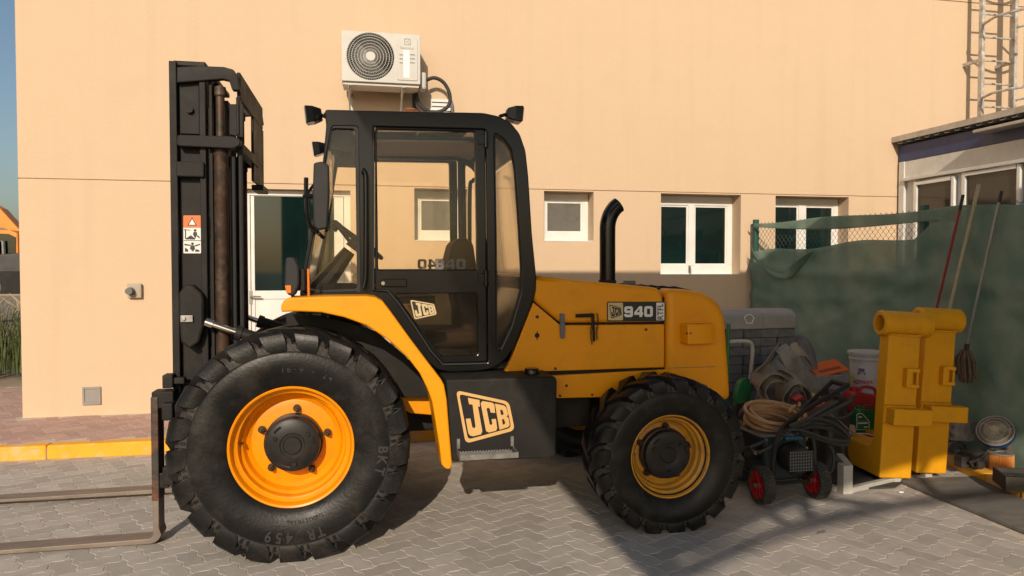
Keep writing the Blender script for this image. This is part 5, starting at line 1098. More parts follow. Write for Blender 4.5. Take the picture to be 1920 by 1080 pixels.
k = MB(); k.box(0, .30, -.03, .03, -.035, .035); a = P_(1505, 790, 4.95); k.xf(Matrix.Translation(a) @ Matrix.Rotation(R(-24), 4, 'Y')); k.build('handle_grip', 'black_steel', pw, bevel=.01)
k = MB(); a = P_(1510, 768, 5.05); k.box(0, .17, -.04, .04, -.018, .018); k.xf(Matrix.Translation(a) @ Matrix.Rotation(R(-8), 4, 'Y')); k.build('control_panel', 'red_plastic', pw, bevel=.01)
# tan hose coil lying on the washer
cc = atY(1452, 790, 5.0); k = MB(); pts = []; rg = random.Random(5)
for t in range(9*16):
    a = 2*math.pi*t/16; lap = t//16; ph = noise.noise(Vector((t*.11, 1, 2)))
    rx = .222-.020*(lap % 4)+.03*ph; pts.append(cc+Vector((rx*math.cos(a), (.20+.02*ph)*math.sin(a), -.075+.018*lap+.05*math.sin(a)+.03*noise.noise(Vector((t*.15, 5, lap))))))
k.tube(pts, .0155, 7, smooth=2); k.tube([cc+Vector((.02, -.16, .10)), cc+Vector((.1, -.10, .13)), cc+Vector((.2, .0, .10)), cc+Vector((.24, .05, .12))], .0115, 7, smooth=4)
tag(k.build('hose_coil', 'hose_tan', smooth=True), 'coil of tan hose lying on top of the pressure washer', 'hose')
k = MB(); k.box(cc.x-.24, cc.x+.20, cc.y-.1, cc.y+.32, .43, cc.z-.10); tag(k.build('tool_case', 'board_dark', bevel=.02), 'dark case under the tan hose coil beside the rear tyre', 'case')
k = MB(); k.box(cc.x-.26, cc.x+.18, cc.y+.12, cc.y+.42, .0, .428); tag(k.build('dark_crate', 'washer_navy', bevel=.012), 'dark crate standing behind the left red wheel under the case', 'crate')

# ------------------------------------------------------------------ hand truck
M('truck_green', (.004, .13, .035), (.008, .16, .05), rough=.4, scale=6)
ht = thing('hand_truck', 'green hand truck with bent white tube handle behind the counterweight', 'hand truck', (3.05, 5.7, 0))
HY = 5.75
k = MB(); tp = [atY(u, v, HY) for u, v in ((1366, 641), (1395, 640), (1407, 643), (1411, 655), (1409, 690), (1406, 718))]; k.tube(tp, .016, 10, smooth=4); k.build('handle', 'timber_white', ht, smooth=True)
lg = WW([(1378, 770), (1376, 740), (1384, 715), (1394, 708), (1404, 710), (1402, 735), (1393, 768)], HY); k = MB(); k.prism(rounded(lg, .03), HY-.03, HY+.03); k.build('side_plate', 'truck_green', ht, bevel=.006)
k = MB(); a = atY(1406, 718, HY); k.tube([a, (a.x-.02, HY, .12)], .016, 8); k.tube([(a.x-.22, HY, .12), (a.x-.2, HY, 1.15)], .016, 8); k.box(a.x-.26, a.x+.02, HY-.22, HY, .02, .03); k.build('frame', 'truck_green', ht)
for xx in (a.x-.24, a.x+.03): k = MB(); k.lathe([(.03, -.03), (.09, -.03), (.11, -.015), (.11, .015), (.09, .03), (.03, .03)], 24, 'X', (xx, HY+.08, .112)); k.build('wheel', 'washer_tyre', ht)

# ------------------------------------------------------------------ stacked paving blocks and kerb stones
M('block_grey', (.13, .132, .135), (.22, .22, .218), rough=.9, scale=10, bump=.3, bscale=120, dirt=(.08, .08, .08), dscale=6, damt=.5, rnd=.35)
M('kerb_grey', (.26, .25, .235), (.33, .315, .295), rough=.9, scale=6, bump=.3, bscale=90)
BYF = 6.15; bxr = W(1493, 650, BYF)[0]; bzt = W(1440, 617, BYF)[1]
bw, bh = .172, .080; ncol_ = 5; nrow = int(bzt/bh); bh = bzt/nrow
bme = None
ORD = ['first', 'second', 'third', 'fourth', 'fifth', 'sixth', 'seventh', 'eighth', 'ninth', 'tenth', 'eleventh', 'twelfth', 'thirteenth', 'fourteenth', 'fifteenth', 'sixteenth']
for r_ in range(nrow):
    for c_ in range(ncol_):
        x1 = bxr-c_*(bw+.004)-(.004*(r_ % 3)); 
        if bme is None:
            k = MB(); k.box(-bw, 0, 0, .20, 0, bh-.003); o = k.build('paving_block', 'block_grey', bevel=.006, seg=1); bme = o.data; bo = o
        else:
            o = bo.copy(); COL.objects.link(o)
        o.location = (x1, BYF+random.uniform(-.012, .012)+(.02 if (r_+c_) % 4 == 0 else 0), .003+r_*bh); o.rotation_euler = (0, 0, random.uniform(-.015, .015))
        tag(o, 'grey paving block, %s course from the top, %s from the right end of the stack' % (ORD[nrow-1-r_], ORD[c_]), 'paving block', 'stacked paving blocks')
def kstone(x0, x1, y0, y1, lab):
    k = MB(); hz = W(1440, 581, BYF)[1]-bzt; pr = [(y0, 0), (y1, 0), (y1, hz), (y0+.08, hz), (y0+.012, hz-.035), (y0, hz-.06)]
    n = len(pr); vs = [(x0, y, z+bzt+.002) for y, z in pr]+[(x1, y, z+bzt+.002) for y, z in pr]
    k.add(vs, [tuple(range(n)), tuple(range(2*n-1, n-1, -1))]+[(i, i+n, (i+1) % n+n, (i+1) % n) for i in range(n)]); return tag(k.build('kerb_block', 'kerb_grey', bevel=.012, seg=2), lab, 'kerb stone', 'kerb stones on the block stack')
kb = kstone(W(1352, 590, BYF)[0], W(1429, 590, BYF)[0], BYF-.03, BYF+.22, 'left grey kerb stone with chalk mark on top of the block stack')
kstone(W(1430.5, 590, BYF)[0], W(1493, 590, BYF)[0], BYF+.0, BYF+.24, 'right plain grey kerb stone on top of the block stack')
kp = [W(u, v, BYF-.034) for u, v in ((1396, 595), (1400, 606), (1410, 606), (1414, 596), (1408, 590), (1400, 591))]; k = MB(); k.tube([(p[0], BYF-.033, p[1]) for p in kp], .006, 5, closed=True); k.build('chalk_mark', 'decal_white', kb)

# ------------------------------------------------------------------ heap of canvas, straps, sack
M('canvas_grey', (.19, .185, .165), (.26, .25, .22), rough=.95, scale=7, bump=.3, bscale=90, dirt=(.10, .095, .085), dscale=5, damt=.5)
M('canvas_tan', (.22, .185, .14), (.29, .245, .185), rough=.95, scale=7, bump=.3, bscale=90, dirt=(.13, .11, .085), dscale=5, damt=.5)
M('sack_mauve', (.15, .13, .135), (.19, .17, .17), rough=.8, scale=6, bump=.4, bscale=20)
hc = atY(1475, 740, 5.95); hc.z = 0
def mound(name, c, rx, ry, h, seed, mat, amp=.22):
    vs = []; fs = []; N_, K_ = 44, 16
    for j in range(K_+1):
        t = j/K_; 
        for i in range(N_):
            a = 2*math.pi*i/N_; d = 1+amp*noise.noise(Vector((math.cos(a)*1.6+seed, math.sin(a)*1.6, t*2)))+amp*.5*noise.noise(Vector((math.cos(a)*4+seed, math.sin(a)*4, t*5)))
            rr = math.cos(t*math.pi/2)**.75*d; vs.append((c.x+rx*rr*math.cos(a), c.y+ry*rr*math.sin(a), c.z+h*math.sin(t*math.pi/2)*(1+.25*amp*noise.noise(Vector((i*.3, t*3, seed))))))
    for j in range(K_):
        for i in range(N_): fs.append((j*N_+i, j*N_+(i+1) % N_, (j+1)*N_+(i+1) % N_, (j+1)*N_+i))
    k = MB(); k.add(vs, fs); return k.build(name, mat, smooth=True, ang=50)
tag(mound('canvas_heap', hc+Vector((.05, .05, 0)), .30, .26, .82, 3., 'canvas_grey', .5), 'crumpled grey canvas heap in front of the block stack', 'canvas')
sk_ = atY(1512, 740, 6.2); sk_.z = .0
tag(mound('sack', sk_+Vector((0, .1, 0)), .20, .2, .95, 8., 'sack_mauve', .25), 'dusty mauve plastic sack leaning against the green net', 'sack')
def strap(pts, wd, mat, label, S=Vector((.22, 1, .42))):
    P = catmull([Vector(p) for p in pts], 8); k = MB(); vs = []; th = .005
    for i, p in enumerate(P):
        t = (P[min(i+1, len(P)-1)]-P[max(i-1, 0)]).normalized(); sd = S-t*S.dot(t); sd = sd.normalized()*wd/2*(1+.12*noise.noise(p*6)); nn = sd.cross(t).normalized()*th
        sg_ = [p+sd*q+nn*(1.5*noise.noise(p*14+Vector((q, 0, 0)))) for q in (1, .33, -.33, -1)]
        vs += sg_+[q-nn for q in sg_[::-1]]
    n = len(P); fs = [tuple(range(7, -1, -1)), tuple(8*(n-1)+q for q in range(8))]
    for i in range(n-1):
        for e in range(8): fs.append((8*i+e, 8*i+(e+1) % 8, 8*i+8+(e+1) % 8, 8*i+8+e))
    k.add(vs, fs); return tag(k.build('canvas_strap', mat, smooth=True, ang=50), label, 'strap', 'canvas straps on the heap')
Q = lambda u, v, d=0.: atY(u, v, 5.62-d)
strap([Q(1462, 650), Q(1472, 660, .04), Q(1480, 676, .07), Q(1486, 694, .05), Q(1489, 708, .0)], 0.160, 'canvas_grey', 'wide pale grey strap hanging down the top of the canvas heap', Vector((1, .4, .35)))
strap([Q(1456, 655), Q(1446, 668, .05), Q(1436, 682, .07), Q(1424, 694, .03)], 0.189, 'canvas_grey', 'grey strap end sloping down the left of the canvas heap', Vector((.5, .8, -.35)))
strap([Q(1440, 744, .1), Q(1424, 738, .1), Q(1417, 722, .1), Q(1426, 702, .10), Q(1446, 692, .12), Q(1466, 698, .12), Q(1482, 712, .08)], 0.189, 'canvas_tan', 'tan strap looped over the left of the canvas heap')
strap([Q(1436, 742, .12), Q(1430, 728, .13), Q(1440, 712, .14), Q(1458, 708, .14), Q(1474, 716, .10)], 0.145, 'canvas_tan', 'narrow tan strap fold under the big loop of the canvas heap')
strap([Q(1462, 752, .14), Q(1464, 730, .16), Q(1478, 712, .17), Q(1496, 710, .17), Q(1510, 724, .15), Q(1514, 750, .12)], 0.203, 'canvas_tan', 'broad tan strap rolled at the front right of the canvas heap')
strap([Q(1474, 752, .17), Q(1476, 734, .18), Q(1486, 722, .19), Q(1498, 724, .18), Q(1505, 738, .17), Q(1506, 752, .15)], 0.160, 'canvas_grey', 'inner grey roll inside the broad tan strap of the heap')
strap([Q(1444, 690, .06), Q(1460, 686, .11), Q(1476, 694, .13), Q(1490, 712, .10), Q(1496, 722, .08)], 0.145, 'canvas_grey', 'grey strap crossing the middle of the canvas heap')
strap([Q(1482, 660, .0), Q(1498, 656, .05), Q(1510, 664, .05), Q(1516, 682, .03)], 0.203, 'canvas_tan', 'tan cloth fold at the top right of the canvas heap')

# ------------------------------------------------------------------ tins, cans and boxes between heap and forks
M('bucket_white', (.56, .555, .54), (.50, .495, .48), rough=.5, scale=5, dirt=(.36, .34, .31), dscale=6, damt=.4)
M('print_red', (.45, .03, .08), rough=.5); M('print_violet', (.16, .12, .22), rough=.5); M('can_green', (.004, .10, .025), (.006, .125, .035), rough=.4, scale=5)
M('can_red', (.40, .018, .02), (.46, .025, .028), rough=.45, scale=6); M('box_grey', (.22, .22, .23), (.28, .28, .28), rough=.7, scale=6, dirt=(.15, .14, .13), dscale=5, damt=.5); M('sign_orange', (.75, .13, .01), (.68, .11, .012), rough=.5, scale=8)
M('crate_wood', (.07, .052, .035), (.10, .075, .05), rough=.85, scale=8, stretch=(1, 5, 5)); M('mixed_yellow', (.45, .32, .04), rough=.6)
KYB = 6.12; ka, kzt = W(1522, 748, KYB-.12); kb_ = W(1665, 748, KYB)[0]
def crate(name, x0, x1, y0, y1, zt_, label):
    r_ = thing(name, label, 'crate', ((x0+x1)/2, (y0+y1)/2, 0)); nb = max(2, int(zt_/.11))
    for q in range(nb):
        z0 = .004+q*zt_/nb; k = MB(); k.box(x0, x1, y0, y0+.018, z0, z0+zt_/nb-.012); k.build('slat', 'crate_wood', r_, bevel=.003); k = MB(); k.box(x0, x0+.018, y0+.02, y1, z0, z0+zt_/nb-.012); k.build('slat', 'crate_wood', r_, bevel=.003)
    for xx in (x0+.02, x1-.06): k = MB(); k.box(xx, xx+.04, y0+.019, y0+.06, .003, zt_-.012); k.build('corner_post', 'crate_wood', r_)
    k = MB(); k.box(x0, x1, y0, y1, zt_-.010, zt_-.001); k.build('lid', 'crate_wood', r_); return r_
crate('wooden_crate', ka, kb_, KYB-.13, KYB+.35, kzt, 'tall dark slatted crate under the white bucket')
z2 = W(1618, 808, 5.72)[1]; c2x0, c2x1 = W(1556, 810, 5.6)[0], W(1665, 810, 5.6)[0]
crate('low_crate', c2x0, c2x1, 5.50, 5.96, z2, 'low dark slatted crate under the green oil can')
# bucket
bc = atY(1622, 740, KYB+.04); sc_ = 1/ (FPX/proj(bc)[2]); brt = 30*sc_; brb = 24*sc_; bzb = kzt+.002; bh_ = 80*sc_
bk = thing('paint_bucket', 'white paint bucket with lid and printed label on the tall crate', 'bucket', (bc.x, bc.y, bzb))
k = MB(); k.lathe([(0, 0), (brb, 0), (brb+.004, .004), (brt-.012, bh_*.80), (brt-.004, bh_*.80), (brt-.003, bh_*.83), (brt-.010, bh_*.84), (brt-.006, bh_*.93)], 40, 'Z', (bc.x, bc.y, bzb)); k.build('pail', 'bucket_white', bk, smooth=True, ang=35)
k = MB(); k.lathe([(brt-.004, bh_*.925), (brt+.006, bh_*.93), (brt+.007, bh_*.985), (brt, bh_), (brt-.010, bh_*.985), (0, bh_*.985)], 40, 'Z', (bc.x, bc.y, bzb)); k.build('lid', 'bucket_white', bk, smooth=True, ang=35)
def wrap_print(me, parent, name, mat, c, zmid, rad, turn):       # bend flat print round an upright cylinder
    for v in me.vertices:
        a = turn+v.co.x/rad; r_ = rad+v.co.z; v.co = (c.x+r_*math.sin(a), c.y-r_*math.cos(a), zmid+v.co.y)
    return finish(name, me, mat, parent)
tw = math.atan2(-bc.x, bc.y)*-1*-1
trn = -math.atan2(bc.x, bc.y)*-1*-1
rm = (brb+brt)/2-.002
me, w_, h_ = text_mesh('CHAALANY', .05, .0008, .0022); me.transform(Matrix.Diagonal((rm*1.45/w_, .058/h_, 1, 1))); wrap_print(me, bk, 'print_name', 'print_red', bc, bzb+bh_*.34, rm-.004, trn-.12)
for (w_, h_, zz, mat) in ((.07, .02, .50, 'print_violet'), (.11, .012, .26, 'print_violet'), (.16, .008, .14, 'print_violet'), (.055, .03, .58, 'print_violet')):
    me = curve_mesh([[(-w_/2+w_*t/8, -h_/2) for t in range(9)]+[(w_/2-w_*t/8, h_/2) for t in range(9)]], .0006); wrap_print(me, bk, 'print_block', mat, bc, bzb+bh_*zz, rm+.004*(zz-.4)*4, trn-.25)
# grey box with an orange sign on it
a = W(1527, 705, KYB-.1); b = W(1592, 748, KYB-.1); k = MB(); k.box(a[0], b[0], KYB-.10, KYB+.2, kzt+.002, a[1]); gb = tag(k.build('grey_box', 'box_grey', bevel=.008), 'grey box under the orange sign left of the white bucket', 'box')
k = MB(); k.box(-.17, .17, -.10, .10, -.006, .006); m_ = Matrix.Translation(((a[0]+b[0])/2+.03, KYB+.02, a[1]+.05)) @ Euler((R(24), R(-9), R(4))).to_matrix().to_4x4(); k.xf(m_); sg = tag(k.build('orange_sign', 'sign_orange', bevel=.002), 'orange plastic sign board lying tilted on the grey box', 'sign')
for q in range(9):
    k = MB(); k.box(-.11+q*.026, -.11+q*.026+.015, -.055, -.015, .0062, .0072); k.xf(m_); k.build('sign_mark', 'decal_black', sg)
k = MB(); k.box(b[0]-.14, b[0]+.06, KYB-.09, KYB+.12, a[1]-.055, a[1]-.02); k.xf(Matrix.Translation((0, 0, .0))); tag(k.build('tool_tray', 'mixed_yellow', bevel=.006), 'yellow brown tray edge between the grey box and bucket', 'tray')
# red jerry can
def can(name, label, cat, mat, x0, x1, y0, y1, z0, z1, spout):
    r_ = thing(name, label, cat, ((x0+x1)/2, (y0+y1)/2, z0)); h = z1-z0; w_ = x1-x0
    pr = [(x0, z0), (x1, z0), (x1, z0+h*.70), (x1-w_*.10, z0+h*.80), (x0+w_*.45, z0+h*.86), (x0+w_*.36, z0+h*.92), (x0+w_*.12, z0+h*.92), (x0, z0+h*.76)]
    k = MB(); k.prism(pr, y0, y1); k.build('body', mat, r_, bevel=min(.02, w_*.1), seg=3, smooth=True, ang=50)
    k = MB(); k.lathe([(w_*.11, 0), (w_*.11, h*.10), (w_*.08, h*.11)], 16, 'Z', (x0+w_*.24, (y0+y1)/2, z0+h*.92)); k.build('cap', spout, r_)
    k = MB(); k.tube([(x0+w_*.42, (y0+y1)/2, z0+h*.86), (x0+w_*.5, (y0+y1)/2, z0+h*1.0), (x0+w_*.85, (y0+y1)/2, z0+h*.96), (x1-w_*.05, (y0+y1)/2, z0+h*.78)], w_*.045, 8, smooth=4); k.build('handle', mat, r_, smooth=True); return r_
a = W(1590, 728, 5.84); b = W(1650, 768, 5.84)
can('jerry_can', 'red plastic jerry can below the white bucket', 'jerry can', 'can_red', a[0], b[0], 5.80, 5.94, z2+.002, a[1], 'can_red')
a = W(1601, 762, 5.66); b = W(1641, 808, 5.66)
oc = can('oil_can', 'dark green oil can with printed label in front of the red can', 'oil can', 'can_green', a[0], b[0], 5.60, 5.72, z2+.002, a[1], 'can_green')
lo = [W(u, v, 5.599) for u, v in ((1606, 777), (1609, 775), (1617, 775), (1630, 790), (1630, 806), (1606, 806))]; li = [W(u, v, 5.599) for u, v in ((1607, 778), (1609.5, 776), (1616.5, 776), (1629, 790.5), (1629, 805), (1607, 805))]
plate('label_outline', 'decal_white', oc, lo, [li], 5.5975, 5.5995)
for q, (u0, u1, v) in enumerate(((1610, 1616, 781), (1609, 1626, 789), (1609, 1627, 792.5), (1610, 1617, 799), (1620, 1627, 800))): k = MB(); a2 = W(u0, v, 5.598); b2 = W(u1, v+1.8, 5.598); k.box(a2[0], b2[0], 5.5975, 5.5995, b2[1], a2[1]); k.build('label_line', 'decal_grey' if q % 2 else 'decal_white', oc)
pc = atY(1622, 818, 5.42); pt = thing('paint_tin', 'open paint tin with red side and white rim at the fork foot', 'paint tin', (pc.x, pc.y, 0)); zt_ = pc.z
k = MB(); k.lathe([(0, 0), (.085, 0), (.085, zt_), (.080, zt_), (.080, zt_-.03), (0, zt_-.03)], 28, 'Z', (pc.x, pc.y, .0)); k.build('tin', 'can_red', pt, smooth=True, ang=35)
k = MB(); k.lathe([(.078, zt_), (.089, zt_), (.090, zt_+.008), (.078, zt_+.008)], 28, 'Z', (pc.x, pc.y, 0), close=True); k.build('rim', 'decal_white', pt)

# more clutter filling the gaps of the heap
M('bag_black', (.012, .012, .012), (.03, .028, .026), rough=.6, scale=6, bump=.5, bscale=14)
b0 = atY(1556, 800, 5.36); b0.z = 0
tag(mound('tool_bag', b0, .19, .16, .60, 12., 'bag_black', .45), 'slumped black tool bag between the hoses and the red can', 'bag')
b1 = atY(1395, 790, 5.42); b1.z = 0; tag(mound('dark_tarp', b1, .26, .2, .52, 21., 'bag_black', .5), 'dark folded tarp behind the rear tyre under the tan coil', 'tarp')
for q, (lab, mat, uv) in enumerate((('black cable lying in loops over the tool bag', 'pipe_black', [(1500, 770), (1525, 752), (1560, 742), (1590, 750), (1600, 770), (1575, 785), (1540, 776), (1520, 758), (1548, 748)]),
    ('thin grey cable trailing from the hoses to the low crate', 'latch_grey', [(1508, 762), (1540, 768), (1572, 788), (1585, 800), (1600, 812)]),
    ('thick black pipe slanting up in front of the tool bag', 'pipe_black', [(1512, 800), (1548, 775), (1585, 758), (1602, 742)]))):
    k = MB(); k.tube([atY(u, v, 5.12-.03*math.sin(t*1.7)) for t, (u, v) in enumerate(uv)], (.010, .006, .016)[q], 7, smooth=5); tag(k.build('cable', mat, smooth=True), lab, 'cable')
for q, (u, v, y, sx_, sz_, rot, mat, lab, cat) in enumerate(((1494, 746, 5.30, .085, .025, -18, 'can_red', 'small bright red plastic part left of the tool bag', 'plastic part'), (1545, 762, 5.12, .09, .020, -22, 'can_red', 'long red plastic piece lying on the tool bag', 'plastic part'), (1530, 742, 5.3, .04, .018, -30, 'mixed_yellow', 'small yellow part above the red plastic piece', 'plastic part'), (1562, 736, 5.3, .07, .022, -28, 'bag_black', 'short black bar under the orange sign', 'bar'))):
    k = MB(); k.box(-sx_/2, sx_/2, -.035, .035, -sz_/2, sz_/2); k.xf(Matrix.Translation(atY(u, v, y)) @ Euler((R(15), R(rot), R(20*q))).to_matrix().to_4x4()); tag(k.build('plastic_part', mat, bevel=.008), lab, cat)
M('cardboard', (.30, .22, .14), (.36, .27, .18), rough=.9, scale=9)
for q, (u, v, y, lab) in enumerate(((1585, 806, 5.42, 'torn cardboard flap lying behind the black hoses'), (1572, 798, 5.5, 'second scrap of cardboard leaning on the low crate'))):
    k = MB(); k.prismz([(-.09, -.05), (.05, -.07), (.10, .01), (.04, .07), (-.07, .05)], -.004, .004); k.xf(Matrix.Translation(atY(u, v, y)) @ Euler((R(28+10*q), R(-14+20*q), R(30*q))).to_matrix().to_4x4()); tag(k.build('cardboard_scrap', 'cardboard'), lab, 'cardboard')

# ------------------------------------------------------------------ poles and mop leaning on the fence
M('pole_red', (.25, .012, .018), rough=.4); M('pole_cream', (.42, .38, .24), (.34, .31, .2), rough=.6, scale=20); M('pole_metal', (.24, .25, .25), (.3, .3, .3), rough=.35, metal=.6, scale=8); M('mop_yarn', (.16, .125, .085), (.10, .08, .055), rough=.95, scale=30); M('grip_black', (.012, .012, .012), rough=.5)
def pole(name, label, cat, a, b, r_, mat, tip, tipmat, ext):
    T_, B_ = atX(a[0], a[1], 4.93), atX(b[0], b[1], 4.86); d = (B_-T_); E_ = T_+d*ext; rt = thing(name, label, cat, tuple(E_))
    k = MB(); k.tube([T_+d*tip, E_], r_, 10); k.build('shaft', mat, rt, smooth=True); k = MB(); k.tube([T_, T_+d*tip], r_*1.2, 10); k.build('grip', tipmat, rt, smooth=True); return rt, T_, d, E_
pole('red_pole', 'red broom handle with black grip leaning on the net', 'pole', (1806, 365), (1758, 570), .011, 'pole_red', .14, 'grip_black', 2.1)
pole('cream_pole', 'cream painted pole leaning between red handle and mop', 'pole', (1836, 345), (1782, 572), .013, 'pole_cream', .18, 'pole_cream', 2.05)
mo, T_, d, E_ = pole('mop', 'string mop with grey metal handle hanging on the green net', 'mop', (1878, 358), (1812, 650), .011, 'pole_metal', .07, 'grip_black', 1.0)
k = MB(); k.tube([E_-d*.02, E_+Vector((0, 0, -.04))], .018, 8); k.build('socket', 'grip_black', mo)
k = MB(); rg = random.Random(11)
for q in range(70):
    a = rg.uniform(0, 6.28); r_ = rg.uniform(.01, .07); L_ = rg.uniform(.20, .27); p0 = E_+Vector((.4*r_*math.cos(a), r_*.5*math.sin(a), -.03)); k.tube([p0, p0+Vector((.35*r_*math.cos(a), r_*.9*math.sin(a), -L_*.35)), p0+Vector((.3*r_*math.cos(a), r_*1.0*math.sin(a)-.01, -L_))], .006, 4)
k.build('mop_head', 'mop_yarn', mo)

# ------------------------------------------------------------------ scrap along the fence foot
M('scrap_dark', (.03, .028, .025), (.06, .05, .04), rough=.7, scale=10, metal=.2); M('scrap_grey', (.16, .15, .135), (.22, .2, .18), rough=.6, scale=8, dirt=(.09, .075, .06), dscale=8, damt=.6); M('fan_blue', (.012, .045, .16), rough=.45); M('filter_orange', (.62, .25, .05), (.5, .2, .04), rough=.8, scale=40, stretch=(8, 8, .5)); M('bucket_orange', (.70, .12, .015), rough=.5)
glass('bottle_plastic', (.62, .65, .66), refl=1.2, dust=.3, dustc=(.35, .36, .36), rough=.15)
def G(u, v, z): return atZ(u, v, z)
# pleated filter
p = G(1876, 892, .012); ft = thing('air_filter', 'orange pleated cylindrical air filter standing beside the black tray', 'filter', tuple(p)); s_ = proj(p)[2]/FPX; r_ = 22*s_; h = 44*s_
k = MB(); vs = []; N_ = 56
for q in range(N_*2): a = math.pi*q/N_; rr = r_*(.97 if q % 2 else .88); vs += [(p.x+rr*math.cos(a), p.y+rr*math.sin(a), p.z+.006), (p.x+rr*math.cos(a), p.y+rr*math.sin(a), p.z+h-.006)]
n = N_*2; k.add(vs, [(2*q, 2*((q+1) % n), 2*((q+1) % n)+1, 2*q+1) for q in range(n)]); k.build('pleats', 'filter_orange', ft)
for zz in (0, h-.008): k = MB(); k.lathe([(r_*.42, zz), (r_*1.02, zz), (r_*1.02, zz+.010), (r_*.42, zz+.010)], 32, 'Z', p, close=True); k.build('end_cap', 'scrap_grey', ft)
# orange bucket
p = G(1917, 872, .05); s_ = proj(p)[2]/FPX; k = MB(); k.lathe([(0, 0), (15*s_, 0), (21*s_, 48*s_), (23*s_, 48*s_), (23*s_, 52*s_), (19*s_, 52*s_), (13*s_, .01)], 28, 'Z', p); tag(k.build('orange_bucket', 'bucket_orange', smooth=True, ang=35), 'orange plastic bucket at the right edge by the fence', 'bucket')
# black tray with ribs
p = G(1892, 919, .078); tr_ = thing('oil_tray', 'grimy black ribbed plastic tray on the yellow kerb', 'tray', tuple(p)); m_ = Matrix.Translation(p) @ Matrix.Rotation(R(-24), 4, 'Z') @ Matrix.Rotation(R(3), 4, 'X')
k = MB(); k.box(-.03, .30, -.02, .20, .0, .012); k.box(-.03, .30, -.02, -.008, .012, .10); k.box(-.03, .30, .188, .20, .012, .10); k.box(-.03, -.018, -.008, .188, .012, .10); k.box(.288, .30, -.008, .188, .012, .10); k.xf(m_); k.build('tub', 'scrap_dark', tr_, bevel=.004)
k = MB(); k.box(-.01, .28, .0, .18, .06, .068); k.xf(m_); k.build('fluid', 'scrap_dark', tr_); k = MB(); k.box(.02, .14, .05, .07, .07, .085); k.xf(m_); k.build('bright_part', 'chrome', tr_)
# table fan lying back: ring, grille, hub, blades
p = atX(1866, 808, 4.80); fn = thing('desk_fan', 'broken desk fan with blue rim lying against the net', 'fan', (p.x, p.y, .2)); m_ = Matrix.Translation(p) @ Euler((R(-38), R(-10), R(-50))).to_matrix().to_4x4(); r_ = .125
k = MB(); k.lathe([(r_-.012, .012), (r_+.003, .004), (r_+.003, .045), (r_-.03, .05)], 40, 'Y', close=True); k.xf(m_); k.build('rim', 'fan_blue', fn)
k = MB()
for q in range(60): a = 2*math.pi*q/60; k.tube([(.03*math.cos(a), -.03, .03*math.sin(a)), (.08*math.cos(a), -.028, .08*math.sin(a)), (r_*math.cos(a), -.004, r_*math.sin(a))], .0019, 3, cap=False)
for r2 in (.07, .10, .126): k.tube([(r2*math.cos(t*.2618), -.030+.026*(r2/.126)**3, r2*math.sin(t*.2618)) for t in range(24)], .003, 5, closed=True)
k.xf(m_); k.build('grille', 'plastic_beige', fn)
k = MB(); k.lathe([(0, -.036), (.028, -.036), (.03, -.02)], 20, 'Y'); k.xf(m_); k.build('hub', 'plastic_beige', fn)
for q in range(3):
    a0 = q*2.1; vs = [(.02*math.cos(a0), 0, .02*math.sin(a0)), (.11*math.cos(a0-.25), .0, .11*math.sin(a0-.25)), (.115*math.cos(a0+.3), .02, .115*math.sin(a0+.3)), (.03*math.cos(a0+.6), .015, .03*math.sin(a0+.6))]; k = MB(); k.add(vs, [(0, 1, 2, 3)]); k.xf(m_); o = k.build('blade', 'scrap_grey', fn); o.modifiers.new('t', 'SOLIDIFY').thickness = .003
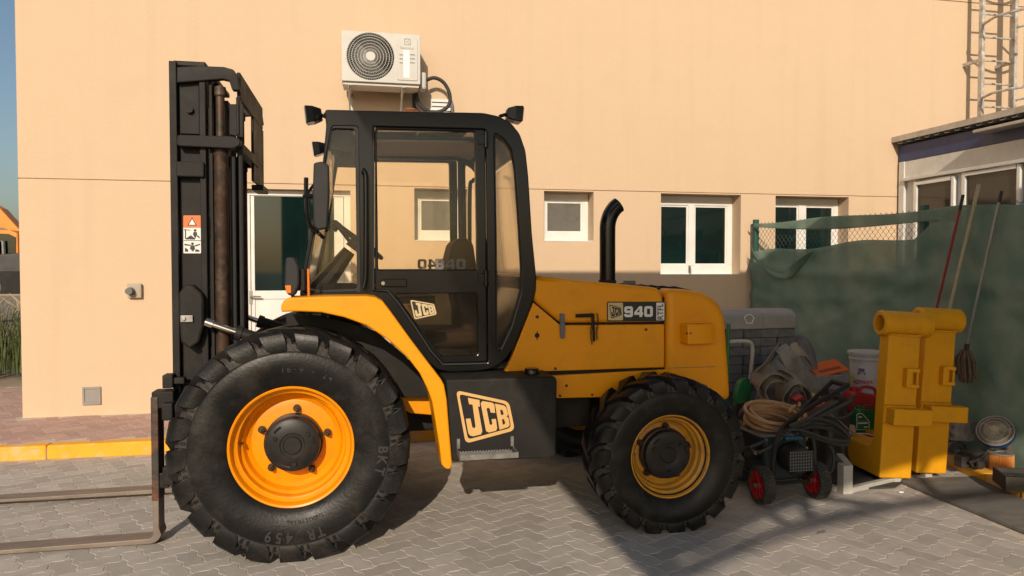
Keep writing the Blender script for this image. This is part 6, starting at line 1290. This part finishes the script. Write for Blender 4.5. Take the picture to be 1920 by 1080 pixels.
# clear bottle dome, drum, panel, engine scraps
p = G(1790, 866, .0); s_ = proj(p)[2]/FPX; k = MB(); k.lathe([(0, 0), (17*s_, 0), (21*s_, 8*s_), (21*s_, 22*s_), (17*s_, 34*s_), (9*s_, 40*s_), (0, 42*s_)], 28, 'Z', p); tag(k.build('plastic_bottle', 'bottle_plastic', smooth=True), 'dusty clear plastic bottle right of the farther yellow fork', 'bottle')
p = G(1832, 862, .0)+Vector((.0, .1, 0)); s_ = proj(p)[2]/FPX; k = MB(); k.lathe([(0, 0), (16*s_, 0), (23*s_, 10*s_), (22*s_, 30*s_), (14*s_, 42*s_), (0, 44*s_)], 28, 'Z', p); tag(k.build('plastic_jug', 'bottle_plastic', smooth=True), 'second dusty clear jug under the blue rimmed fan', 'bottle')
p = atX(1802, 798, 4.80); o = mound('scrap_casting', Vector((p.x, p.y, p.z-.10)), .13, .12, .17, 4., 'scrap_grey', .6); tag(o, 'rounded grey metal casting beside the farther yellow fork', 'scrap')
k = MB(); k.box(-.26, .26, -.012, .012, 0, .30); k.xf(Matrix.Translation((4.90, 5.6, .26)) @ Euler((R(-12), R(20), R(88))).to_matrix().to_4x4()); tag(k.build('dark_sheet', 'scrap_dark', bevel=.004), 'black sheet leaning on the net behind the grey casting', 'sheet')
k = MB(); k.box(4.80, 4.95, 5.38, 5.9, 0, .26); tag(k.build('scrap_box', 'scrap_dark', bevel=.01), 'dark box at the fence foot carrying the grey casting', 'box')
p = G(1832, 880, .07); k = MB(); k.lathe([(.02, -.03), (.045, -.03), (.045, .03), (.02, .03)], 20, 'X', p+Vector((0, 0, .045)), close=True); k.box(p.x-.02, p.x+.12, p.y+.02, p.y+.14, p.z, p.z+.12); k.box(p.x-.09, p.x+.0, p.y+.05, p.y+.13, p.z, p.z+.085); k.tube([p+Vector((-.05, .02, .05)), p+Vector((0, -.03, .09)), p+Vector((.08, .0, .12))], .015, 8, smooth=3); sc = k.build('engine_scrap', 'scrap_dark', bevel=.006); tag(sc, 'oily black engine part with round bearing left of the filter', 'engine part')
p = G(1855, 862, .0); k = MB(); k.prism([(p.x-.06, .0), (p.x+.16, .0), (p.x+.14, .16), (p.x+.02, .2), (p.x-.05, .12)], p.y+.0, p.y+.16); tag(k.build('scrap_block', 'scrap_grey', bevel=.02), 'greasy grey scrap block behind the orange filter', 'scrap')
p = atX(1898, 815, 4.97); k = MB(); k.tube([Vector((p.x, p.y, .02)), p+Vector((0, .03, -.05)), p+Vector((.03, -.02, .08))], [.028, .02, .016], 9, smooth=3); tag(k.build('scrap_bracket', 'crate_wood'), 'upright dusty metal bracket leaning right of the fan', 'scrap')
